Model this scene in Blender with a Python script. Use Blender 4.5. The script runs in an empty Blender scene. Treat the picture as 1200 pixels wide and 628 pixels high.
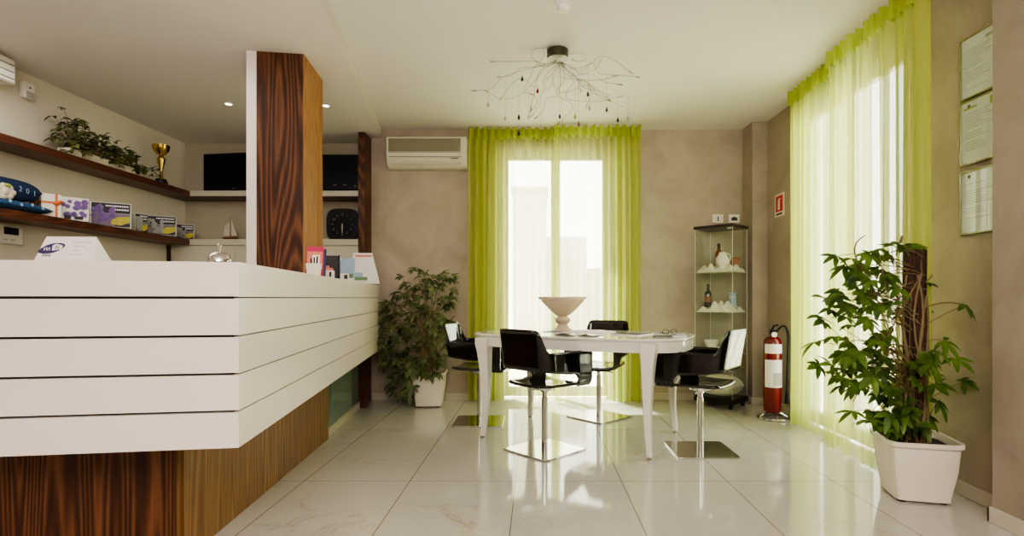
import bpy, math, random
from mathutils import Vector, Matrix
PI = math.pi
scene = bpy.context.scene
COL = scene.collection
F, PX, PY, H = 640.0, 628.0, 349.0, 1.04      # focal length in px, principal point, eye height

def at(px, d, py=None, z=None):
    """world point seen at pixel px at depth d; height from py or given z"""
    if z is None: z = H + (PY - py) / F * d
    return Vector(((px - PX) / F * d, d, z))
def lin(c):
    return tuple(((v/255)/12.92 if v/255 <= .04045 else ((v/255+.055)/1.055)**2.4) for v in c) + (1.0,)

# ------------------------------------------------------------------ materials
def newmat(name):
    m = bpy.data.materials.new(name); m.use_nodes = True
    nt = m.node_tree; nt.nodes.clear()
    o = nt.nodes.new('ShaderNodeOutputMaterial')
    return m, nt, o
def pset(b, **k):
    for n, v in k.items():
        n = n.replace('_', ' ')
        if n in b.inputs: b.inputs[n].default_value = v
def mat(name, rgb, rough=.5, metal=0.0, coat=0.0, spec=.5, emit=None, es=0, alpha=1, trans=0.0, var=0.06, scale=8, bump=0.0, sub=0.0):
    m, nt, o = newmat(name)
    b = nt.nodes.new('ShaderNodeBsdfPrincipled')
    c = lin(rgb)
    pset(b, Roughness=rough, Metallic=metal, Coat_Weight=coat, Specular_IOR_Level=spec, Alpha=alpha, Transmission_Weight=trans)
    if emit:
        b.inputs['Emission Color'].default_value = lin(emit); b.inputs['Emission Strength'].default_value = es
    tc = nt.nodes.new('ShaderNodeTexCoord'); nz = nt.nodes.new('ShaderNodeTexNoise')
    nz.inputs['Scale'].default_value = scale; nz.inputs['Detail'].default_value = 4
    nt.links.new(tc.outputs['Object'], nz.inputs['Vector'])
    mx = nt.nodes.new('ShaderNodeMix'); mx.data_type = 'RGBA'
    mx.inputs['A'].default_value = tuple(v*(1-var) for v in c[:3]) + (1,)
    mx.inputs['B'].default_value = tuple(min(1, v*(1+var)) for v in c[:3]) + (1,)
    nt.links.new(nz.outputs['Fac'], mx.inputs['Factor'])
    nt.links.new(mx.outputs['Result'], b.inputs['Base Color'])
    if bump:
        bp = nt.nodes.new('ShaderNodeBump'); bp.inputs['Strength'].default_value = bump; bp.inputs['Distance'].default_value = .01
        nt.links.new(nz.outputs['Fac'], bp.inputs['Height']); nt.links.new(bp.outputs['Normal'], b.inputs['Normal'])
    nt.links.new(b.outputs[0], o.inputs[0])
    return m
def ramp(nt, stops):
    r = nt.nodes.new('ShaderNodeValToRGB')
    while len(r.color_ramp.elements) < len(stops): r.color_ramp.elements.new(.5)
    for e, (p, c) in zip(r.color_ramp.elements, stops):
        e.position = p; e.color = lin(c)
    return r
def wood(name, cols, rough=.35, horizontal=None, figure=1.0, spec=.5, rot=0):
    """walnut veneer: long grain along z (or along an axis given in horizontal)"""
    m, nt, o = newmat(name)
    b = nt.nodes.new('ShaderNodeBsdfPrincipled'); pset(b, Roughness=rough, Specular_IOR_Level=spec)
    tc = nt.nodes.new('ShaderNodeTexCoord')
    mp = nt.nodes.new('ShaderNodeMapping')
    s = {None: (1, 1, .055), 'x': (.06, 1, 1), 'y': (1, .06, 1)}[horizontal]
    mp.inputs['Scale'].default_value = s
    nt.links.new(tc.outputs['Object'], mp.inputs['Vector'])
    n1 = nt.nodes.new('ShaderNodeTexNoise'); n1.inputs['Scale'].default_value = 4.2*figure; n1.inputs['Detail'].default_value = 1.0
    nt.links.new(mp.outputs[0], n1.inputs['Vector'])
    # contour lines of a smooth stretched noise give cathedral figure
    mu = nt.nodes.new('ShaderNodeMath'); mu.operation = 'MULTIPLY'; mu.inputs[1].default_value = 34
    nt.links.new(n1.outputs['Fac'], mu.inputs[0])
    fr = nt.nodes.new('ShaderNodeMath'); fr.operation = 'PINGPONG'; fr.inputs[1].default_value = .5
    nt.links.new(mu.outputs[0], fr.inputs[0])
    n2 = nt.nodes.new('ShaderNodeTexNoise'); n2.inputs['Scale'].default_value = 60; n2.inputs['Detail'].default_value = 5
    nt.links.new(mp.outputs[0], n2.inputs['Vector'])
    m1 = nt.nodes.new('ShaderNodeMath'); m1.operation = 'MULTIPLY_ADD'; m1.inputs[1].default_value = .95; 
    nt.links.new(fr.outputs[0], m1.inputs[0])
    m2 = nt.nodes.new('ShaderNodeMath'); m2.operation = 'MULTIPLY'; m2.inputs[1].default_value = .62
    nt.links.new(n2.outputs['Fac'], m2.inputs[0]); nt.links.new(m2.outputs[0], m1.inputs[2])
    r = ramp(nt, [(.18, cols[0]), (.5, cols[1]), (.85, cols[2])])
    nt.links.new(m1.outputs[0], r.inputs[0]); nt.links.new(r.outputs[0], b.inputs['Base Color'])
    bp = nt.nodes.new('ShaderNodeBump'); bp.inputs['Strength'].default_value = .08; bp.inputs['Distance'].default_value = .002
    nt.links.new(n2.outputs['Fac'], bp.inputs['Height']); nt.links.new(bp.outputs[0], b.inputs['Normal'])
    nt.links.new(b.outputs[0], o.inputs[0])
    return m
def glass(name, tint=(255, 255, 255), refl=.08, rough=0.0, base=.0, fr=.5):
    m, nt, o = newmat(name)
    t = nt.nodes.new('ShaderNodeBsdfTransparent'); t.inputs[0].default_value = lin(tint)
    g = nt.nodes.new('ShaderNodeBsdfGlossy'); g.inputs['Roughness'].default_value = rough
    lw = nt.nodes.new('ShaderNodeLayerWeight'); lw.inputs['Blend'].default_value = .25
    ma = nt.nodes.new('ShaderNodeMath'); ma.operation = 'MULTIPLY_ADD'; ma.inputs[1].default_value = fr; ma.inputs[2].default_value = refl*.5
    nt.links.new(lw.outputs['Fresnel'], ma.inputs[0])
    mx = nt.nodes.new('ShaderNodeMixShader'); nt.links.new(ma.outputs[0], mx.inputs[0])
    nt.links.new(t.outputs[0], mx.inputs[1]); nt.links.new(g.outputs[0], mx.inputs[2])
    last = mx
    if base:
        d = nt.nodes.new('ShaderNodeBsdfDiffuse'); d.inputs[0].default_value = lin(tint)
        m3 = nt.nodes.new('ShaderNodeMixShader'); m3.inputs[0].default_value = base
        nt.links.new(mx.outputs[0], m3.inputs[1]); nt.links.new(d.outputs[0], m3.inputs[2]); last = m3
    nt.links.new(last.outputs[0], o.inputs[0])
    return m
def sheer(name, rgb, see, tint, transl=.5, pale=None):
    m, nt, o = newmat(name)
    t = nt.nodes.new('ShaderNodeBsdfTransparent'); t.inputs[0].default_value = lin(tint)
    d = nt.nodes.new('ShaderNodeBsdfDiffuse'); d.inputs[0].default_value = lin(rgb)
    tr = nt.nodes.new('ShaderNodeBsdfTranslucent'); tr.inputs[0].default_value = lin(rgb)
    # woven threads: fine vertical noise varies how open the voile is
    tc = nt.nodes.new('ShaderNodeTexCoord'); mp = nt.nodes.new('ShaderNodeMapping'); mp.inputs['Scale'].default_value = (7, 7, .2)
    nz = nt.nodes.new('ShaderNodeTexNoise'); nz.inputs['Scale'].default_value = 2; nz.inputs['Detail'].default_value = 3
    nt.links.new(tc.outputs['Object'], mp.inputs[0]); nt.links.new(mp.outputs[0], nz.inputs['Vector'])
    # seen edge-on, the weave closes up
    lw = nt.nodes.new('ShaderNodeLayerWeight'); lw.inputs['Blend'].default_value = .4
    f1 = nt.nodes.new('ShaderNodeMath'); f1.operation = 'MULTIPLY_ADD'; f1.inputs[1].default_value = .16; f1.inputs[2].default_value = 1 - see - .08
    nt.links.new(nz.outputs['Fac'], f1.inputs[0])
    f2 = nt.nodes.new('ShaderNodeMath'); f2.operation = 'MULTIPLY_ADD'; f2.inputs[1].default_value = .16; f2.use_clamp = True
    nt.links.new(lw.outputs['Facing'], f2.inputs[0]); nt.links.new(f1.outputs[0], f2.inputs[2])
    # where the cloth is gathered (vertex attribute) it is denser and deeper in colour
    at_ = nt.nodes.new('ShaderNodeAttribute'); at_.attribute_name = 'gather'
    f3 = nt.nodes.new('ShaderNodeMath'); f3.operation = 'MULTIPLY_ADD'; f3.inputs[1].default_value = .42; f3.use_clamp = True
    nt.links.new(at_.outputs['Fac'], f3.inputs[0]); nt.links.new(f2.outputs[0], f3.inputs[2]); f2 = f3
    cm = nt.nodes.new('ShaderNodeMix'); cm.data_type = 'RGBA'; cm.inputs['A'].default_value = lin(pale or rgb); cm.inputs['B'].default_value = lin(rgb)
    nt.links.new(at_.outputs['Fac'], cm.inputs['Factor'])
    nt.links.new(cm.outputs['Result'], d.inputs[0]); nt.links.new(cm.outputs['Result'], tr.inputs[0])
    a = nt.nodes.new('ShaderNodeMixShader'); a.inputs[0].default_value = transl
    nt.links.new(d.outputs[0], a.inputs[1]); nt.links.new(tr.outputs[0], a.inputs[2])
    b = nt.nodes.new('ShaderNodeMixShader'); nt.links.new(f2.outputs[0], b.inputs[0])
    nt.links.new(t.outputs[0], b.inputs[1]); nt.links.new(a.outputs[0], b.inputs[2])
    nt.links.new(b.outputs[0], o.inputs[0])
    return m
def leafmat(name, c1, c2, transl=.35):
    m, nt, o = newmat(name)
    b = nt.nodes.new('ShaderNodeBsdfPrincipled'); pset(b, Roughness=.42)
    tr = nt.nodes.new('ShaderNodeBsdfTranslucent')
    tc = nt.nodes.new('ShaderNodeTexCoord'); nz = nt.nodes.new('ShaderNodeTexNoise'); nz.inputs['Scale'].default_value = 9
    nt.links.new(tc.outputs['Object'], nz.inputs['Vector'])
    r = ramp(nt, [(.3, c1), (.68, c2)]); nt.links.new(nz.outputs['Fac'], r.inputs[0])
    nt.links.new(r.outputs[0], b.inputs['Base Color']); nt.links.new(r.outputs[0], tr.inputs[0])
    mx = nt.nodes.new('ShaderNodeMixShader'); mx.inputs[0].default_value = transl
    nt.links.new(b.outputs[0], mx.inputs[1]); nt.links.new(tr.outputs[0], mx.inputs[2]); nt.links.new(mx.outputs[0], o.inputs[0])
    return m

def floor_mat():
    m, nt, o = newmat('polished_marble_tiles')
    b = nt.nodes.new('ShaderNodeBsdfPrincipled')
    tc = nt.nodes.new('ShaderNodeTexCoord'); mp = nt.nodes.new('ShaderNodeMapping')
    mp.inputs['Location'].default_value = (.115 + 6.0, -3.1 + 12.0, 0)
    nt.links.new(tc.outputs['Object'], mp.inputs[0])
    br = nt.nodes.new('ShaderNodeTexBrick'); br.offset = 0; br.squash = 1
    for k, v in (('Scale', 1), ('Mortar Size', .0022), ('Mortar Smooth', .1), ('Bias', 0), ('Brick Width', .6), ('Row Height', 1.2)):
        br.inputs[k].default_value = v
    br.inputs['Color1'].default_value = (0, 0, 0, 1); br.inputs['Color2'].default_value = (1, 1, 1, 1)
    nt.links.new(mp.outputs[0], br.inputs['Vector'])
    # veins, shifted from tile to tile
    off = nt.nodes.new('ShaderNodeVectorMath'); off.operation = 'MULTIPLY_ADD'
    off.inputs[1].default_value = (3.7, 5.1, 0)
    nt.links.new(br.outputs['Color'], off.inputs[0]); nt.links.new(tc.outputs['Object'], off.inputs[2])
    n = nt.nodes.new('ShaderNodeTexNoise'); n.inputs['Scale'].default_value = 1.7; n.inputs['Detail'].default_value = 6; n.inputs['Distortion'].default_value = 1.2
    nt.links.new(off.outputs[0], n.inputs['Vector'])
    v = nt.nodes.new('ShaderNodeMath'); v.operation = 'SUBTRACT'; v.inputs[1].default_value = .5; nt.links.new(n.outputs['Fac'], v.inputs[0])
    a = nt.nodes.new('ShaderNodeMath'); a.operation = 'ABSOLUTE'; nt.links.new(v.outputs[0], a.inputs[0])
    r = ramp(nt, [(0, (176, 170, 150)), (.006, (186, 182, 170)), (.05, (192, 189, 178))])
    r.color_ramp.elements[0].color = lin((168, 160, 138))
    nt.links.new(a.outputs[0], r.inputs[0])
    n2 = nt.nodes.new('ShaderNodeTexNoise'); n2.inputs['Scale'].default_value = 1.1; nt.links.new(off.outputs[0], n2.inputs['Vector'])
    mk = nt.nodes.new('ShaderNodeMapRange'); mk.inputs[1].default_value = .5; mk.inputs[2].default_value = .68
    nt.links.new(n2.outputs['Fac'], mk.inputs[0])
    vm = nt.nodes.new('ShaderNodeMix'); vm.data_type = 'RGBA'; vm.inputs['A'].default_value = lin((192, 189, 178))
    nt.links.new(mk.outputs[0], vm.inputs['Factor']); nt.links.new(r.outputs[0], vm.inputs['B'])
    mm = nt.nodes.new('ShaderNodeMix'); mm.data_type = 'RGBA'; mm.inputs['B'].default_value = lin((112, 103, 84))
    nt.links.new(br.outputs['Fac'], mm.inputs['Factor']); nt.links.new(vm.outputs['Result'], mm.inputs['A'])
    nt.links.new(mm.outputs['Result'], b.inputs['Base Color'])
    pset(b, Roughness=.07, Specular_IOR_Level=.8)
    nz = nt.nodes.new('ShaderNodeTexNoise'); nz.inputs['Scale'].default_value = 1.3; nt.links.new(tc.outputs['Object'], nz.inputs['Vector'])
    bp = nt.nodes.new('ShaderNodeBump'); bp.inputs['Strength'].default_value = .03; bp.inputs['Distance'].default_value = .01
    nt.links.new(nz.outputs['Fac'], bp.inputs['Height']); nt.links.new(bp.outputs[0], b.inputs['Normal'])
    nt.links.new(b.outputs[0], o.inputs[0])
    return m
def plaster(name, c1, c2, c3, rough=.55):
    m, nt, o = newmat(name)
    b = nt.nodes.new('ShaderNodeBsdfPrincipled'); pset(b, Roughness=rough, Specular_IOR_Level=.35)
    tc = nt.nodes.new('ShaderNodeTexCoord')
    n = nt.nodes.new('ShaderNodeTexNoise'); n.inputs['Scale'].default_value = 2.2; n.inputs['Detail'].default_value = 8; n.inputs['Roughness'].default_value = .65; n.inputs['Distortion'].default_value = .8
    nt.links.new(tc.outputs['Object'], n.inputs['Vector'])
    r = ramp(nt, [(.3, c1), (.5, c2), (.72, c3)]); nt.links.new(n.outputs['Fac'], r.inputs[0])
    nt.links.new(r.outputs[0], b.inputs['Base Color'])
    bp = nt.nodes.new('ShaderNodeBump'); bp.inputs['Strength'].default_value = .1; bp.inputs['Distance'].default_value = .004
    nt.links.new(n.outputs['Fac'], bp.inputs['Height']); nt.links.new(bp.outputs[0], b.inputs['Normal'])
    nt.links.new(b.outputs[0], o.inputs[0])
    return m

M = {}
M['floor'] = floor_mat()
M['plaster'] = plaster('beige_venetian_plaster', (156, 145, 127), (169, 157, 138), (180, 168, 149))
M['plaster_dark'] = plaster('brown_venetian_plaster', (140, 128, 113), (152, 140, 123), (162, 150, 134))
M['paint'] = mat('cream_wall_paint', (214, 207, 188), .7, var=.015)
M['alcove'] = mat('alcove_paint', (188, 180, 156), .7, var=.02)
M['ceil'] = mat('ceiling_paint', (226, 221, 214), .75, var=.01)
M['skirt'] = mat('skirting_tile', (196, 188, 170), .25, var=.03)
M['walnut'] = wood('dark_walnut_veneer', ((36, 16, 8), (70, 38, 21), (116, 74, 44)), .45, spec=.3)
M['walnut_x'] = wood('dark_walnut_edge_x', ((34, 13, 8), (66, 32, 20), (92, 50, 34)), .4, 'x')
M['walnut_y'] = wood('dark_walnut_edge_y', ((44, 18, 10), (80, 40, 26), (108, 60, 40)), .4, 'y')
M['walnut_lit'] = wood('lit_walnut_veneer', ((86, 58, 28), (122, 88, 48), (152, 116, 70)), .45, spec=.3)  # same walnut with the window light put into its colour
M['pillar_lit'] = wood('lit_pillar_veneer', ((112, 74, 38), (146, 102, 56), (172, 126, 74)), .45, spec=.35)  # column side: window light painted in as a lighter walnut
M['counter'] = mat('white_lacquer', (224, 214, 204), .3, var=.01, coat=.1)
M['gap'] = mat('dark_groove', (34, 24, 20), .6)  # dark backing that shows in the grooves between boards
M['white'] = mat('white_plastic', (226, 222, 210), .4, var=.02)
M['offwhite'] = mat('cream_plastic', (206, 202, 180), .4, var=.02)
M['grille'] = mat('grey_green_grille', (134, 130, 104), .5, var=.04)
M['black_gloss'] = mat('black_gloss_lacquer', (7, 6, 6), .08, coat=.25, spec=.5, var=.1)
M['black'] = mat('black_plastic', (16, 16, 18), .45, spec=.3, var=.1)
M['screen'] = mat('dark_screen', (11, 12, 18), .4, spec=.2, var=.1)
M['chrome'] = mat('polished_chrome', (205, 203, 198), .12, metal=1, var=.03)
M['steel'] = mat('brushed_steel', (176, 170, 158), .22, metal=1, var=.06)
M['shaded_chrome'] = mat('shaded_steel', (92, 88, 80), .3, metal=1, var=.2)  # canopy chrome, its shadow put into a darker metal colour
M['gold'] = mat('gold_metal', (206, 172, 84), .2, metal=1, var=.06)
M['table'] = mat('white_gloss_lacquer', (222, 218, 204), .1, coat=.4, var=.01)
M['stone'] = mat('cream_alabaster', (196, 178, 156), .45, var=.08, scale=14)
M['pot'] = mat('white_ceramic_pot', (222, 214, 196), .35, var=.03)
M['soil'] = mat('dark_soil', (42, 28, 20), .95, var=.4, scale=60, bump=.6)
M['bark'] = wood('rough_bark', ((24, 12, 9), (58, 36, 26), (96, 66, 46)), .9, figure=4)
M['stem'] = mat('green_brown_stem', (118, 100, 62), .6, var=.2, scale=20)
M['leaf_a'] = leafmat('lush_leaf', (40, 64, 26), (112, 146, 56), .45)
M['leaf_b'] = leafmat('variegated_leaf', (32, 48, 28), (132, 144, 92), .25)
M['leaf_c'] = leafmat('silk_leaf', (34, 44, 26), (120, 124, 70), .2)
M['sheer'] = sheer('lime_voile', (200, 210, 108), .64, (254, 254, 248), .5, (214, 222, 146))
M['heading'] = sheer('lime_voile_gathered', (192, 206, 98), .14, (226, 234, 160), .5)
M['glass'] = glass('clear_glass', (250, 253, 250), .05)
M['cab_glass'] = glass('cabinet_glass', (253, 255, 252), .02, base=.01, fr=.22)
M['green_glass'] = mat('frosted_green_glass', (112, 134, 118), .15, coat=.5, var=.06, scale=2)
M['dark_top'] = mat('dark_brown_top', (50, 38, 32), .35)
M['red'] = mat('red_enamel', (108, 5, 8), .25, coat=.4, var=.04)
M['paper'] = mat('white_paper', (230, 227, 224), .7, var=.02)
M['paper_grey'] = mat('grey_print', (168, 166, 158), .7, var=.08, scale=40)
M['ink'] = mat('dark_ink', (46, 40, 46), .6)
M['purple_ink'] = mat('purple_ink', (58, 40, 96), .6)
M['purple'] = mat('purple_flower_print', (128, 98, 158), .6, var=.3, scale=30)
M['yellow'] = mat('yellow_print', (190, 178, 60), .6, var=.3, scale=30)
M['blue'] = mat('blue_fabric', (24, 66, 102), .8, var=.2, scale=30)
M['navy'] = mat('navy_fabric', (16, 38, 70), .8, var=.2, scale=30)
M['lightblue'] = mat('pale_blue_print', (150, 178, 204), .6, var=.1, scale=30)
M['orange'] = mat('orange_ribbon', (206, 108, 58), .5, var=.1)
M['magenta'] = mat('magenta_print', (190, 30, 84), .5, var=.15, scale=30)
M['sign_red'] = mat('sign_red', (206, 34, 26), .5)
M['cert'] = mat('cool_white_sheet', (238, 240, 242), .6, var=.01)
M['cert_text'] = mat('pale_grey_text', (186, 188, 186), .7, var=.02)
M['cover'] = mat('dim_lilac_cover', (120, 108, 120), .6, var=.35, scale=25)
M['salmon'] = mat('salmon_print', (214, 128, 104), .5, var=.2, scale=40)
M['green_print'] = mat('green_print', (110, 142, 100), .6, var=.3, scale=60)
M['greenmark'] = mat('light_green_print', (158, 176, 84), .6)
M['brown'] = mat('brown_box', (120, 78, 50), .6, var=.1)
M['darkglass'] = mat('dark_bottle_glass', (24, 34, 20), .08, coat=.5)
M['amber'] = mat('amber_glass', (120, 60, 20), .1, coat=.3)
M['cloth'] = mat('white_cloth', (226, 222, 202), .85, var=.06, scale=25, bump=.4)
M['terracotta'] = mat('terracotta', (168, 100, 72), .8, var=.15, scale=20)
M['clockface'] = mat('clock_grey', (120, 122, 120), .5)
M['led'] = mat('lamp_lens', (255, 250, 235), .4, emit=(255, 250, 232), es=6)
M['building'] = mat('pale_render', (196, 190, 182), .9, var=.05, scale=1)
M['pavement'] = mat('pale_pavement', (190, 186, 174), .9, var=.08, scale=2)
M['sail'] = mat('sail_cloth', (216, 206, 184), .8)

# ------------------------------------------------------------------ mesh helpers
class MB:
    def __init__(s): s.v = []; s.f = []
    def add(s, vs, fs):
        n = len(s.v); s.v += [Vector(p) for p in vs]; s.f += [tuple(i + n for i in f) for f in fs]; return s
    def box(s, x0, x1, y0, y1, z0, z1, mtx=None):
        vs = [Vector((x, y, z)) for z in (z0, z1) for (x, y) in ((x0, y0), (x1, y0), (x1, y1), (x0, y1))]
        if mtx: vs = [mtx @ p for p in vs]
        return s.add(vs, [(0, 3, 2, 1), (4, 5, 6, 7), (0, 1, 5, 4), (1, 2, 6, 5), (2, 3, 7, 6), (3, 0, 4, 7)])
    def prism(s, pts, z0, z1, mtx=None):
        n = len(pts); vs = [Vector((p[0], p[1], z0)) for p in pts] + [Vector((p[0], p[1], z1)) for p in pts]
        if mtx: vs = [mtx @ p for p in vs]
        fs = [tuple(range(n - 1, -1, -1)), tuple(range(n, 2*n))] + [(i, (i+1) % n, (i+1) % n + n, i + n) for i in range(n)]
        return s.add(vs, fs)
    def tube(s, pts, r, n=8, cap=True):
        pts = [Vector(p) for p in pts]
        rr = r if isinstance(r, (list, tuple)) else [r]*len(pts)
        t0 = (pts[1] - pts[0]).normalized()
        up = Vector((0, 0, 1)) if abs(t0.z) < .9 else Vector((1, 0, 0))
        a = t0.cross(up).normalized(); vs = []
        for i, p in enumerate(pts):
            t = (pts[min(i+1, len(pts)-1)] - pts[max(i-1, 0)]).normalized()
            a = (a - t*a.dot(t)); a = a.normalized() if a.length > 1e-6 else t.orthogonal().normalized()
            b = t.cross(a)
            for k in range(n):
                an = 2*PI*k/n; vs.append(p + (a*math.cos(an) + b*math.sin(an))*rr[i])
        fs = [(i*n+k, i*n+(k+1) % n, (i+1)*n+(k+1) % n, (i+1)*n+k) for i in range(len(pts)-1) for k in range(n)]
        if cap: fs += [tuple(range(n-1, -1, -1)), tuple((len(pts)-1)*n + k for k in range(n))]
        return s.add(vs, fs)
    def lathe(s, prof, c=(0, 0, 0), n=32, mtx=None):
        c = Vector(c); vs = []
        for (r, z) in prof:
            for k in range(n):
                p = Vector((r*math.cos(2*PI*k/n), r*math.sin(2*PI*k/n), z))
                if mtx: p = mtx @ p
                vs.append(p + c)
        fs = [(i*n+k, i*n+(k+1) % n, (i+1)*n+(k+1) % n, (i+1)*n+k) for i in range(len(prof)-1) for k in range(n)]
        fs += [tuple(range(n-1, -1, -1)), tuple((len(prof)-1)*n + k for k in range(n))]
        return s.add(vs, fs)
    def grid(s, fn, nu, nv):
        vs = [fn(i/nu, j/nv) for i in range(nu+1) for j in range(nv+1)]
        return s.add(vs, [(i*(nv+1)+j, (i+1)*(nv+1)+j, (i+1)*(nv+1)+j+1, i*(nv+1)+j+1) for i in range(nu) for j in range(nv)])
    def ball(s, c, r, n=12, m=8, sc=(1, 1, 1)):
        prof = [(max(1e-4, math.sin(PI*j/m)), -math.cos(PI*j/m)) for j in range(m+1)]
        return s.lathe(prof, c, n, Matrix.Diagonal((r*sc[0], r*sc[1], r*sc[2])))
    def build(s, name, m, parent=None, loc=None, rotz=0, bevel=0, smooth=False, solid=0, sub=0):
        me = bpy.data.meshes.new(name)
        me.from_pydata([tuple(p) for p in s.v], [], s.f); me.update()
        me.materials.append(M[m] if isinstance(m, str) else m)
        if smooth or bevel:
            me.shade_smooth(); me.set_sharp_from_angle(angle=math.radians(40))
        o = bpy.data.objects.new(name, me); COL.objects.link(o)
        if parent: o.parent = parent
        if loc is not None: o.location = loc
        o.rotation_euler.z = rotz
        if solid:
            q = o.modifiers.new('thickness', 'SOLIDIFY'); q.thickness = solid; q.offset = 0
        if bevel:
            q = o.modifiers.new('bevel', 'BEVEL'); q.width = bevel; q.segments = 2; q.limit_method = 'ANGLE'; q.angle_limit = math.radians(40)
        if sub:
            q = o.modifiers.new('smooth', 'SUBSURF'); q.levels = sub; q.render_levels = sub
        return o
def tag(o, label, cat, group=None, kind=None):
    o['label'] = label; o['category'] = cat
    if group: o['group'] = group
    if kind: o['kind'] = kind
    return o
def thing(name, label, cat, loc=(0, 0, 0), rotz=0, group=None):
    o = bpy.data.objects.new(name, None); COL.objects.link(o); o.empty_display_size = .1
    o.location = loc; o.rotation_euler.z = rotz
    return tag(o, label, cat, group)
def struct(o):
    o['kind'] = 'structure'; return o
def dup(root, loc, rotz, label):
    r = root.copy(); COL.objects.link(r); r.location = loc; r.rotation_euler.z = rotz; r['label'] = label
    for ch in list(root.children):
        c = ch.copy(); COL.objects.link(c); c.parent = r
        for g in list(ch.children):
            d = g.copy(); COL.objects.link(d); d.parent = c
    return r
def textmesh(body, size, name, m, parent, mtx, align='CENTER'):
    cu = bpy.data.curves.new(name, 'FONT'); cu.body = body; cu.size = size; cu.align_x = align; cu.align_y = 'CENTER'; cu.extrude = .0004
    cu.resolution_u = 3
    t = bpy.data.objects.new(name, cu); COL.objects.link(t)
    bpy.context.view_layer.update()
    me = bpy.data.meshes.new_from_object(t.evaluated_get(bpy.context.evaluated_depsgraph_get()))
    bpy.data.objects.remove(t)
    me.transform(mtx); me.materials.clear(); me.materials.append(M[m])
    o = bpy.data.objects.new(name, me); COL.objects.link(o); o.parent = parent
    return o
def frame(o, ex, ey, ez):
    """matrix from origin and axes"""
    ex, ey, ez = Vector(ex).normalized(), Vector(ey).normalized(), Vector(ez).normalized()
    return Matrix(((ex.x, ey.x, ez.x, o[0]), (ex.y, ey.y, ez.y, o[1]), (ex.z, ey.z, ez.z, o[2]), (0, 0, 0, 1)))
def bez(p0, p1, p2, n=8):
    p0, p1, p2 = Vector(p0), Vector(p1), Vector(p2)
    return [p0*(1-t)**2 + p1*2*t*(1-t) + p2*t*t for t in [i/n for i in range(n+1)]]
def catmull(P, n=6):
    P = [Vector(p) for p in P]; P = [P[0]*2-P[1]] + P + [P[-1]*2-P[-2]]; out = []
    for i in range(1, len(P)-2):
        for k in range(n):
            t = k/n; a, b, c, d = P[i-1], P[i], P[i+1], P[i+2]
            out.append(.5*((2*b) + (c-a)*t + (2*a-5*b+4*c-d)*t*t + (3*b-a-3*c+d)*t**3))
    return out + [P[-2]]

# ------------------------------------------------------------------ the room
XL, XR, YB, YA, YF, ZC, ZS = -3.68, 2.25, 5.547, 5.73, -2.6, 2.75, 2.66
struct(MB().box(XL-.3, XR+.3, YF-.2, YA+.3, -.1, 0).build('floor', 'floor'))
struct(MB().box(XL-.3, XR+.3, YF-.2, YA+.3, ZC, ZC+.1).build('ceiling', 'ceil'))
sx = lambda y: -1.174 - .154*(y - 2.97)
so_ = [(XL+.001, YF+.001), (sx(YF), YF+.001), (sx(YB), YB-.001), (-1.69, YB-.001), (-1.69, YA-.001), (XL+.001, YA-.001)]
sm_ = MB().prism(so_, ZS, ZC-.001)
M['fascia'] = mat('dimmed_soffit_edge', (186, 180, 170), .75, var=.01)  # ceiling paint darkened in colour so the window-lit edge stays subdued
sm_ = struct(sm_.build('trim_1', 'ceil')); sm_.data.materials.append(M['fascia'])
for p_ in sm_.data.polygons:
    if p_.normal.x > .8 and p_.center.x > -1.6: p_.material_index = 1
struct(MB().box(XL-.2, XL, YF, YA+.2, 0, ZC).build('wall_left', 'paint'))
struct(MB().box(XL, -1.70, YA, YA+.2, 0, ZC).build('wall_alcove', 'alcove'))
W0, W1, WT = -.375, .78, 2.56
struct(MB().box(-1.671, W0, YB, YB+.28, 0, ZC).box(W1, XR+.25, YB, YB+.28, 0, ZC).box(W0, W1, YB, YB+.28, WT, ZC).build('wall_back', 'plaster'))
R0, R1, RT = 3.28, 4.62, 2.60
struct(MB().box(XR, XR+.10, YF, R0, 0, ZC).box(XR, XR+.10, R1, YB, 0, ZC).box(XR, XR+.10, R0, R1, RT, ZC).build('wall_right', 'plaster'))
struct(MB().box(XL, XR, YF-.2, YF, 0, ZC).build('wall_front', 'plaster'))
struct(MB().box(2.10, XR-.001, 5.30, YB-.001, 0, ZC-.001).build('trim_2', 'plaster'))
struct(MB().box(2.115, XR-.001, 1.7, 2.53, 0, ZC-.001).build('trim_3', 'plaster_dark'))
bb = MB()
bb.box(-1.66, W0, YB-.014, YB, 0, .075).box(W1, 2.10, YB-.014, YB, 0, .075)
bb.box(2.086, 2.10, 5.30, YB, 0, .075).box(2.086, XR, 5.286, 5.30, 0, .075)
struct(bb.build('baseboard_back', 'skirt', bevel=.003))
bb = MB()
bb.box(XR-.014, XR, 2.545, R0, 0, .075).box(XR-.014, XR, R1, 5.286, 0, .075)
bb.box(2.101, 2.115, 1.7, 2.544, 0, .075).box(2.101, XR, 2.53, 2.544, 0, .075)
struct(bb.build('baseboard_right', 'skirt', bevel=.003))

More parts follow.
